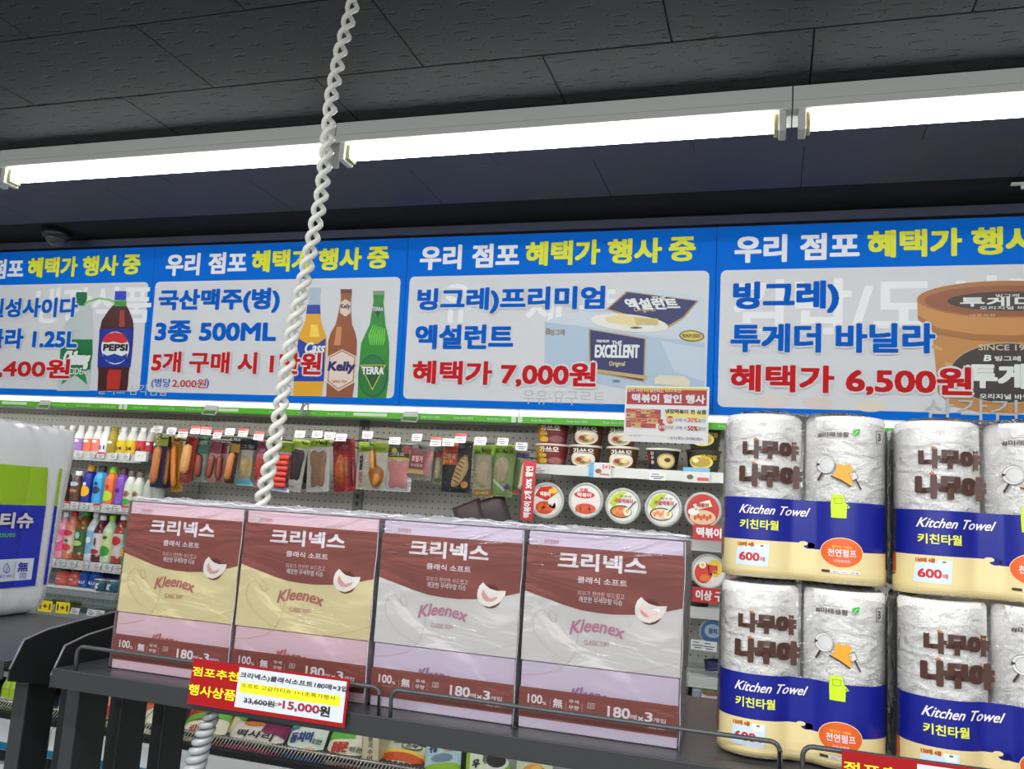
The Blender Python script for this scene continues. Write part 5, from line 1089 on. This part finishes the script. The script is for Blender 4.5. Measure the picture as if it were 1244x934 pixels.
def art_b(a,st,r,h):
    a.ell(0,.34*h,.95*r,.34*h,I(226,220,206),1,20); a.ell(.05*r,.26*h,.6*r,.2*h,I(190,150,110),2); a.ell(-.2*r,.3*h,.2*r,.1*h,I(150,50,30),3); a.ell(.3*r,.34*h,.22*r,.1*h,I(226,200,150),3); a.ell(.05*r,.18*h,.2*r,.06*h,I(80,120,50),4); a.text('가쓰오',-.6*r,.58*h,.75*r,.84*h,wl,5,.05,I(60,36,20),.06)
def art_c(a,st,r,h):
    a.ell(.35*r,.42*h,.62*r,.34*h,I(186,160,100),1,20); a.ell(.35*r,.42*h,.5*r,.26*h,I(214,196,140),2,20); a.ell(.4*r,.46*h,.2*r,.1*h,I(90,70,40),3); 
    for k,c in enumerate('감우동'): a.text(c,-.72*r,(.66-k*.2)*h,-.44*r,(.82-k*.2)*h,wl,4,.04)
    a.text('쫄깃한',-.95*r,.3*h,-.82*r,.8*h,I(206,60,40),4,.02)
def art_d(a,st,r,h):
    a.ell(-.1*r,.44*h,.8*r,.3*h,I(226,210,110),1,20); a.ell(-.1*r,.42*h,.62*r,.22*h,I(180,150,70),2,20); a.ell(-.4*r,.5*h,.2*r,.1*h,I(240,230,180),3); a.text('짜장면',-.1*r,.56*h,.9*r,.78*h,I(206,170,40),4,.05)
zr=1.7205; dbr=I(90,50,30); blk=I(36,32,30); G2='noodle cups on the right case shelf, front row'
cup('yellow and maroon noodle cup at the left end of the shelf',665.4,zr,I(120,50,60),wl,art_a,G2)
cup('brown noodle cup with bowl picture, second from the left end',706.5,zr,dbr,wl,art_b,G2)
cup('brown noodle cup with bowl picture, under the hanging promotion sheet',753,zr,dbr,wl,art_b,G2)
cup('black noodle cup below the promotion sheet with a tan bowl picture',803,zr,I(34,30,34),wl,art_c,G2,w=42)
cup('black noodle bowl with gold lettering beside the kitchen towels',853,zr,I(40,40,30),I(60,56,40),art_d,G2,w=44)
cup('maroon noodle cup stacked on the yellow and maroon one',665.4,zr+.0835,I(120,50,60),wl,art_a,'noodle cups stacked in a second layer')
cup('brown noodle cup stacked on the second cup from the left',709,zr+.0835,dbr,wl,art_b,'noodle cups stacked in a second layer')
cup('brown noodle cup stacked beside the hanging promotion sheet',750,zr+.0835,dbr,wl,art_b,'noodle cups stacked in a second layer')
cup('black noodle bowl stacked at the right end next to the kitchen towels',854,zr+.0835,I(40,40,30),I(60,56,40),art_d,'noodle cups stacked in a second layer',w=42)
for px,py,w_,h_,kd in ((656,571,.055,.026,0),(729,571,.085,.056,1),(799,578.5,.062,.030,0),(846,577,.095,.054,2)):
    q=W(px,py,YS-.01)
    if kd==0: price_tag(cR,(q.x-cR.location.x,YS-YF-.012,q.z),w_,h_)
    else:
        m=MB(); a=Art(lambda u,v,d:(u,-d,v),.0005); m.box(-w_/2,w_/2,0,.001,-h_/2,h_/2,tagm); a.mb=m
        if kd==1: a.rect(-w_/2,-h_/2,-w_*.28,h_/2,I(90,150,190)); a.text('1+1',.01,.004,w_*.45,.022,I(206,60,60),3,.05); a.ell(-.006,-.004,.012,.009,I(120,90,50),2); a.rect(0,-.018,.036,-.013,I(200,80,80),2)
        else: a.rect(-w_/2,h_*.22,w_/2,h_/2,I(110,160,200)); a.ell(-.022,-.008,.012,.009,I(90,80,60),2); a.rect(.004,-.02,.044,-.008,I(206,70,70),2)
        o=m.build('promo_label',cR); o.location=(q.x-cR.location.x,YS-YF-.012,q.z)
# bowls standing on edge, lids to the front
def disc(label,cx,cy,rpx,arts,Y=3.16,group='round noodle bowls standing on edge',rim=(176,178,174),zb=None):
    q=W(cx,cy,Y); r=pxw(cx,cy,rpx*2,Y)/2; t=thing('noodle_bowl',label,'noodle bowl',(q.x,Y,q.z),group=group)
    m=MB(); m.lathe([(r*.78,-.075),(r*.82,-.07),(r*.97,-.004),(r*1.0,-.003),(r*1.0,.002),(r*.96,.003)],I(60,56,54),28); o=m.build('bowl',t); o.rotation_euler=(math.pi/2,0,0)
    m=MB(); m.lathe([(r*1.0,.0005),(r*1.02,.002),(r*1.0,.007),(r*.90,.008),(r*.86,.004)],I(*rim),32); o=m.build('lid_rim',t); o.rotation_euler=(math.pi/2,0,0)
    a=Art(lambda u,v,d:(u*r,-.0045-d,v*r),.0007)
    arts(a); a.build('lid_print',t); return t
def la(a):
    a.ell(0,0,.85,.85,I(216,210,204),1,32); a.poly([(-.7,.25),(0,.0),(.65,.5),(.2,.82),(-.4,.74)],I(196,40,24),2); a.ell(-.1,-.4,.52,.36,I(200,70,30),2); 
    for k in range(6): a.ell(-.4+.17*k,-.42+.12*(k%2),.09,.2,I(226,100,50),3,10,.6*k)
    a.ell(.35,.55,.26,.14,I(240,180,40),4); a.text('떡볶이',-.4,.22,.2,.5,I(240,230,220),5,.04); a.ell(.4,-.1,.3,.3,I(226,224,220),3)
def lb_(a):
    a.ell(0,0,.85,.85,I(220,214,210),1,32); a.ell(0,-.46,.6,.3,I(200,80,40),2)
    for k in range(7): a.ell(-.5+.16*k,-.5+.1*(k%2),.08,.17,I(214,90,50),3,10,.5*k)
    a.ell(-.1,.32,.6,.2,I(196,60,44),2); a.text('떡볶이',-.5,.18,.3,.44,I(240,226,220),4,.03); a.text('국물',-.4,.5,.1,.68,I(190,40,50),4,.03)
def lc(col):
    def f(a):
        a.ell(0,0,.85,.85,I(222,222,214),1,32); a.poly([(-.78,.1),(-.6,.55),(-.2,.8),(.2,.8),(-.1,.5),(-.5,-.1)],I(176,200,40),2); a.ell(-.1,-.32,.62,.36,I(60,50,44),2,20); a.ell(-.1,-.32,.54,.3,I(*col),3,20)
        for k in range(5): a.ell(-.45+.16*k,-.34+.1*(k%2),.09,.12,I(230,140,70),4,10)
        a.ell(.26,-.3,.22,.24,I(240,236,222),5,16); a.ell(.26,-.28,.1,.12,I(236,180,50),6,12); a.text('국물떡볶이',-.5,.16,.55,.42,I(190,60,90),5,.03); a.text('옥수수',-.2,.46,.5,.62,I(120,110,60),5,.02); a.line([(.3,-.2),(.72,.3)],.06,I(70,60,50),6)
    return f
def ld(a):
    a.ell(0,0,.88,.88,I(186,44,40),1,32); a.ell(0,-.38,.7,.4,I(222,190,150),2,20)
    for k in range(6): a.ell(-.4+.16*k,-.42+.1*(k%2),.09,.14,I(206,90,40),3,10)
    a.poly([(-.55,.3),(.35,.6),(.5,.25),(-.4,-.02)],I(230,216,190),3); a.text('떡볶이',-.35,.14,.3,.42,I(150,30,30),5,.04); a.ell(-.5,-.1,.3,.2,I(230,228,222),3)
def le(a):
    a.ell(0,0,.88,.88,I(226,220,214),1,32); a.ell(-.3,-.1,.5,.6,I(210,60,40),2,20); a.ell(.35,.2,.4,.5,I(230,200,60),2,20); a.ell(-.35,.35,.2,.2,I(244,240,226),4); a.ell(-.35,.35,.1,.1,I(240,180,40),5); a.text('쫄면',.0,-.1,.5,.4,I(206,40,60),5,.05); a.ell(-.2,-.4,.3,.2,I(230,120,60),4)
GD='round noodle bowls standing on edge on the right case shelf'
disc('round bowl with red lid picture, leftmost, beside the red strip sign',664.5,608,21,la,group=GD); disc('round bowl with white and red lid picture, second from the left',712,608,21,lb_,group=GD)
disc('round bowl with lime edged lid and dark pot picture, third from the left',757,614.6,21.5,lc((206,120,60)),group=GD); disc('round bowl with lime edged lid and pale broth picture, fourth from the left',806,617.6,22.5,lc((230,200,170)),group=GD)
disc('round bowl with red lid beside the upper left kitchen towel pack',854,620,22.5,ld,group=GD)
disc('round bowl with red and yellow lid on the second shelf beside the kitchen towels',861,694,21.5,le,3.16,GD)
q=W(847,772,3.16); t=thing('sauce_cup','small black cup on the third shelf beside the rightmost tissue pack','cup',(q.x,3.2,1.2405)); m=MB(); m.lathe([(.032,0),(.036,.07),(.038,.074)],I(38,28,20),18); m.build('cup',t); m=MB(); m.lathe([(.038,.074),(.04,.078),(.036,.086)],I(50,40,30),18); m.build('lid',t)
a=Art(lambda u,v,d:(math.sin(u/.034)*(.0352+d),-math.cos(u/.034)*(.0352+d),v),.0005); 
for u,v in ((-.01,.03),(.01,.03),(-.01,.046),(.01,.046)): a.rect(u-.006,v-.005,u+.006,v+.005,I(196,160,90),2)
a.build('print',t)
def lf(a): a.ell(0,0,.85,.85,I(60,100,150),1,28); a.ell(0,.1,.6,.5,I(150,176,196),2,20); a.text('참치',-.3,-.1,.3,.3,I(40,60,110),4,.04)
disc('round silver rimmed tin with blue lid on the third shelf',866,768,17,lf,3.17,'tin cans',rim=(150,160,166))
# red shelf strips, tags and low goods in the gap
def strip_sign(label,xa,ya,xb,yb,txt,Y=3.12,hgt=.052):
    A=W(xa,ya,Y); B=W(xb,yb,Y); t=thing('shelf_strip',label,'shelf sign',((A.x+B.x)/2,Y-.004,(A.z+B.z)/2),group='red strip signs'); w_=(B.x-A.x)/2
    m=MB(); m.box(-w_,w_,0,.0015,-hgt/2,hgt/2,I(190,36,44)); m.build('card',t); a=Art(lambda u,v,d:(u,-d,v),.0006); a.text(txt,-w_+.012,-hgt*.34,w_-.012,hgt*.34,whitecap,2,.04); a.build('lettering',t)
strip_sign('red strip sign with white letters on the shelf edge, upper one left of the towels',842,645,925,652,'떡볶이 2개 30%')
strip_sign('red strip sign with white letters on the shelf edge, lower one left of the towels',841,721,930,730,'이상 구매 시 할인')
A=W(648,560,3.05); B=W(638,632,3.05)
t=thing('strip_sign','upright red strip sign between hanging packets and noodle cups','sign',((A.x+B.x)/2-.004,3.05,B.z),(0,0,0)); h_=A.z-B.z; 
m=MB(); m.box(-.024,.024,0,.0015,0,h_,I(190,36,44)); m.build('card',t); a=Art(lambda u,v,d:(-v+.0,-d,u),.0006); a.text('떡볶이 2개 30% 할인',.01,-.015,h_-.02,.015,whitecap,2,.04); a.build('lettering',t)
for px,py in ((848,783),(862,785)): q=W(px,py,YS-.01); price_tag(cR,(q.x-cR.location.x,YS-YF-.012,q.z),.05,.034)
s=Pack('burger_packet','small packet with burger picture behind glass beside the lower kitchen towels','burger packet',None,862,852,864,822,22,3.14,3.2,.012,I(206,206,214)); s.band(.7,.98,I(70,60,150),1); s.ell(0,.45,.44,.16,I(176,110,50),3); s.ell(0,.34,.46,.06,I(90,140,50),4); s.ell(0,.24,.42,.09,I(120,60,30),4); s.ell(.0,.5,.4,.1,I(206,150,80),4); s.done()
s=Pack('white_packet','plain white packet left of the burger packet behind glass','packet',None,846,850,848,822,12,3.14,3.2,.01,I(206,208,208)); s.band(.1,.3,I(120,130,140),1); s.done()
s=Pack('navy_packet','navy packet leaning on the lowest right shelf above the glass','packet',None,868,815,866,800,22,3.16,3.2,.01,I(20,26,70)); s.done()
q=W(862,853,3.0); price_tag(cR,(q.x-cR.location.x,.085,q.z),.05,.022)
# ------------------------------------------------------------------ hanging promotion sheet
A=W(763,467,2.85); B=W(862,472,2.85); C_=W(755,533,2.85); D_=W(860,543,2.85)
x0=(A.x+C_.x)/2; x1=(B.x+D_.x)/2; z1=(A.z+B.z)/2; z0=(C_.z+D_.z)/2; w_=x1-x0; h_=z1-z0
t=thing('promotion_sheet','white promotion sheet with red header hanging under the dessert poster','sign',((x0+x1)/2,2.845,z0)); m=MB(); m.box(-w_/2,w_/2,0,.0015,0,h_,M('sheet_paper_glow',(228,226,224),.4,emit=.05)); pst=m.build('sheet',t)  # the paper gets a faint painted-in glow, it is no lamp
def hq(x,y,S=4.669): q=W(620+x/S,460+y/S,2.85); return q.x-(x0+x1)/2, q.z-z0
a=Art(lambda u,v,d:(u,-d,v),.0008)
def ht(b,xa,ya,xb,yb,mat,bold=.03,ly=3): u0,v1=hq(xa,ya); u1,v0=hq(xb,yb); a.text(b,u0,v0,u1,v1,mat,ly,bold)
rd=I(176,36,44); a.rect(-w_/2+.006,h_*.665,w_/2-.008,h_-.012,rd,1); a.rect(-w_/2+.003,h_-.012,w_/2-.004,h_-.006,I(230,190,40),1)
ht('떡볶이 할인 행사',692,84,1106,146,whitecap,.05); ht('많이 사면',668,58,752,78,whitecap,.02); ht('더',760,50,786,80,I(244,216,40),.06); ht('할인되는',792,60,872,80,whitecap,.02); ht('다',880,54,902,80,I(244,216,40),.05); ht('다익선',904,62,970,80,whitecap,.02)
ht('냉장떡볶이 전 상품',880,172,1112,206,I(40,36,36),.04); u0,v0=hq(878,214); u1,v1=hq(1112,200); a.rect(u0,min(v0,v1)-.002,u1,max(v0,v1)+.004,I(240,226,110),2)
c=hq(908,235); a.ell(c[0],c[1],.0125,.0135,I(230,120,50),2); ht('2개',890,224,926,246,whitecap,.04,4); ht('구매 시',934,224,1000,248,I(80,70,66),.0); ht('30%',1006,222,1064,250,I(230,110,60),.04); ht('할인',1066,228,1106,250,I(80,70,66),0)
c=hq(862,276); a.ell(c[0],c[1],.0125,.0135,I(200,50,50),4); ht('3개',844,264,880,288,whitecap,.04,6); ht('이상 구매 시',888,266,1000,292,I(80,70,66),0); ht('50%',1006,268,1064,298,rd,.05); ht('할인',1066,274,1108,296,I(80,70,66),0)
ht('2/1(토)~2/28(금)',908,328,1082,354,I(90,84,80),.01); c=hq(898,338); a.ell(c[0],c[1],.003,.003,I(230,200,60),2,6); c=hq(1090,346); a.ell(c[0],c[1],.003,.003,I(230,200,60),2,6)
ht('일부 점포 제외',676,318,740,330,I(150,148,146),0); a.line([hq(660,318),hq(900,330)],.0008,I(200,200,200),2)
cols=[(200,90,60),(180,50,40),(222,170,130),(214,120,70),(160,70,60),(206,180,90),(190,60,60)]
for r_ in range(4):
    n=7 if r_>1 else 7
    for k in range(n if r_<3 else 6):
        c=hq(672+k*(28 if r_!=2 else 30),182+r_*27+k*1.2); a.rect(c[0]-.0085,c[1]-.0075,c[0]+.0085,c[1]+.0075,I(*cols[(k*3+r_*2)%7]),2); a.rect(c[0]-.006,c[1]-.001,c[0]+.005,c[1]+.004,I(*cols[(k+r_)%7]),3)
a.build('printed_design',pst); m=MB(); m.box(-w_*.1,w_*.1,.0016,.03,h_-.03,h_-.02,M('clip_clear',(200,200,204),.2)); m.build('clip',t)

# ------------------------------------------------------------------ goods in the low well of the middle case
Gw='noodle and soup pouches lying in the low well'
cream=I(226,222,190); gr=I(90,180,50); redp=I(170,44,34)
def well(label,bx,by,tx,ty,w,back,Yb=2.83,Yt=2.98,th=.022,name='food_pouch',cat='pouch',group=Gw): return Pack(name,label,cat,group,bx,by,tx,ty,w,Yb,Yt,th,back)
s=well('cream soup pouch with green arch and red food, behind the grey cord',240,908,262,856,50,cream); s.band(.55,.99,redp,1,rows=4); s.band(.52,.66,gr,2,wave=.08); s.ell(.05,.82,.36,.12,I(200,80,40),3); s.text('칼국수',-.3,.22,.3,.44,I(176,60,40),.03); s.band(.0,.08,redp,2); s.done()
s=well('slim cream packet with green band leaning behind the soup pouch',270,898,306,858,15,I(206,196,150),2.9,3.04,.02); s.band(.55,.72,gr,2); s.band(.8,1,I(120,60,30),2); s.done()
s=well('purple and white rice cake pouch lying below the price sign',297,920,322,880,66,I(222,216,200),2.83,2.95,.03); s.band(.0,.22,I(160,20,90),2); s.band(.62,.99,I(130,20,80),2,.1,.5); s.ell(-.1,.86,.2,.1,I(220,120,40),3); s.text('떡사리',-.3,.4,.35,.62,I(40,30,40),.04); s.text('할인',-.4,.06,-.1,.18,I(206,80,140),.02); s.ell(-.46,.4,.04,.06,I(40,120,190),4); s.done()
s=well('blue and white cold noodle pouch left of the red one',362,931,385,866,44,I(214,226,214),2.84,3.0,.022); s.band(.0,.2,I(20,90,160),2); s.band(.62,.99,I(40,110,180),1,-.5,-.25); s.band(.66,.74,gr,2,-.45,.1); s.ell(.14,.82,.36,.16,I(150,120,80),3); s.ell(.14,.85,.30,.11,I(96,80,76),4); s.text('동치미',-.4,.36,.2,.56,I(20,60,120),.05); s.text('물냉면',.22,.34,.44,.44,I(40,60,40),.02); s.ell(.2,.22,.2,.06,I(230,190,120),4); s.done()
s=well('red and cream spicy noodle pouch beside the beige boxes',410,945,432,876,46,I(228,224,196),2.84,3.0,.022); s.band(.0,.16,redp,2); s.band(.70,.99,I(150,30,20),1); s.ell(.1,.92,.22,.1,I(226,120,40),3); s.ell(.34,.84,.22,.14,I(90,20,24),4); s.band(.62,.76,gr,2,-.5,.2); s.text('참좋은',-.34,.36,.1,.56,I(190,40,30),.05); s.text('비빔냉면',.14,.38,.44,.48,I(40,60,40),.02); s.text('할인 행사',-.1,.06,.3,.13,I(240,200,160),.02); s.done()
def bbox(label,bx,by,tx,ty,w,Y):
    pb=W(bx,by,Y); pt=W(tx,ty,Y+.05); e,h=frame(pb,pt); ww=pxw(bx,by,w,Y); t=thing('noodle_box',label,'carton',pb,e,'beige cartons standing in the low well')
    m=MB(); m.box(-ww/2,ww/2,0,.14,0,h,I(206,196,164),.002); m.build('carton',t); a=Art(lambda u,v,d:(u,-d,v),.0008)
    for k,c in enumerate('쌀국수면'): a.text(c,-ww*.16,h*(.74-k*.12),ww*.16,h*(.84-k*.12),I(96,70,40),2,.03)
    a.text('국내산',-ww*.2,h*.90,ww*.2,h*.95,I(150,50,40),2); a.ell(0,h*.12,ww*.26,h*.05,I(176,160,120),2); a.ell(0,h*.14,ww*.2,h*.03,I(230,220,190),3); a.rect(-ww*.5,h*.2,-ww*.46,h*.95,I(170,150,110),2); a.build('printed_design',t)
bbox('beige carton with upright lettering in the low well, left of two',448,950,451,884,20,2.85); bbox('beige carton in the low well, right of two, partly hidden',470,950,473,888,12,2.95)
s=well('noodle pouch with orange band and loop badge beside the beige cartons',476,955,500,905,58,I(206,206,180),2.85,3.0,.03); s.band(.4,.62,I(206,80,30),1,wave=.05); s.band(.6,.68,I(230,200,60),2,wave=.05); s.ell(.1,.84,.22,.10,I(60,60,50),3); s.ell(.1,.84,.2,.085,I(196,200,180),4); s.text('곤약',-.02,.78,.22,.9,I(50,50,50),.03,6)
for k in range(7): s.a.line([(-.4*s.w+k*.1*s.w,.1*s.h),(-.3*s.w+k*.1*s.w,.3*s.h),(-.36*s.w+k*.12*s.w,.42*s.h)],.003,I(240,238,230),5)
s.done()
s=well('pale blue udon tub with green front edge in the low well',536,950,540,900,42,I(176,206,216),2.85,2.98,.02); s.band(.02,.35,I(140,190,30),2); s.text('우동',-.38,.62,-.14,.9,I(30,40,50),.03); s.ell(.2,.78,.24,.14,I(214,120,60),3); s.a.line([(0,.6*s.h),(.3*s.w,.95*s.h)],.004,I(230,200,120),5); s.ell(.0,.48,.3,.1,I(110,130,150),3); s.done()
s=well('bright green pouch with black noodle bowl picture',592,955,594,902,52,I(150,200,30),2.85,3.0,.024); s.band(.05,.78,I(214,222,196),1,-.4,.1); s.ell(.2,.45,.28,.24,I(226,224,214),3); s.ell(.2,.45,.22,.18,I(34,28,24),4); s.text('우',-.34,.3,-.16,.5,I(30,30,30),.05); s.text('제면소',-.36,.66,-.1,.76,I(60,110,40),.03); s.text('짜장',-.1,.36,.0,.6,I(60,80,50),.02); s.done()
s=well('pale sweet potato snack pouch at the right end of the low well',646,965,651,916,44,I(206,214,180),2.85,2.95,.02); s.text('DRIED',-.16,.86,.2,.94,I(80,60,130),.05); s.text('SWEET POTATO',-.36,.72,.38,.83,I(80,60,130),.05); s.ell(.02,.5,.3,.16,I(214,150,50),3); s.ell(.1,.54,.14,.08,I(230,180,80),4); s.done()
s=well('brown snack pouch beyond the sweet potato pouch under the stand',700,975,705,930,44,I(96,50,30),2.9,3.0,.02); s.ell(0,.6,.3,.2,I(150,90,40),3); s.done()
# behind the posts on the left
s=well('pink and red drink pouch seen between the first two posts',133,889,136,838,14,I(214,130,110),2.83,2.95,.03); s.band(.0,.15,I(110,170,60),2); s.ell(0,.35,.3,.14,I(190,40,40),3); s.band(.8,1,I(200,120,110),2); s.done()
s=well('cream pouch with red food seen between the second and third post',186,892,190,845,22,cream,2.83,2.98,.022); s.band(.55,1,I(200,110,60),1); s.ell(.0,.8,.36,.14,I(190,70,30),3); s.a.line([(-.4*s.w,.3*s.h),(.4*s.w,.62*s.h)],.004,I(60,50,40),5); s.text('면',.1,.28,.4,.42,I(60,60,50),.02); s.done()
GB='bottles in the low well at the left'
for cx_,tp,w_,bc,cc,lb,bs in ((73,830,12,(30,100,200),(214,50,60),'blue bottle with red cap in the low well, left of the first post',882),(81,832,11,(40,120,210),(60,150,220),'blue bottle with blue cap in the low well beside the first post',884),(3,816,13,(170,206,40),(130,210,30),'lime green bottle at the left edge, outer one of two',872),(12,818,12,(176,210,50),(130,210,30),'lime green bottle at the left edge, inner one of two',874)):
    q=W(cx_,bs,2.86); bottle(lb,'drink_bottle','drink',cx_,tp,w_,2.86,q.z,M('pl_%d_%d_%d'%bc,bc,.15,spec=.6),I(*[min(255,c+20) for c in bc]),I(*cc),'pet',GB,None,(230,230,230),[(I(222,230,232),.5,.5,.16)],(.2,.62))
for cx_,tp,cc,lb in ((8,806,(190,40,60),'bottle with red cap in the second row at the left edge'),(77,826,(206,206,210),'bottle with pale cap in the second row left of the first post')):
    q=W(cx_,862,2.98); bottle(lb,'drink_bottle','drink',cx_,tp,12,2.97,q.z,M('pl_210_90_100',(210,90,100),.15),I(200,80,90),I(*cc),'pet',GB,None,(230,230,230),None,(.2,.62))
m=MB(); m.box(-.86,.86,-.07,.5,.628,.640,M('well_liner_dark',(60,60,62),.4),.002); m.build('well_liner',cM); m=MB(); m.box(-.86,.86,-.07,.5,.628,.640,M('well_liner_dark',(60,60,62))); m.build('well_liner',cL)
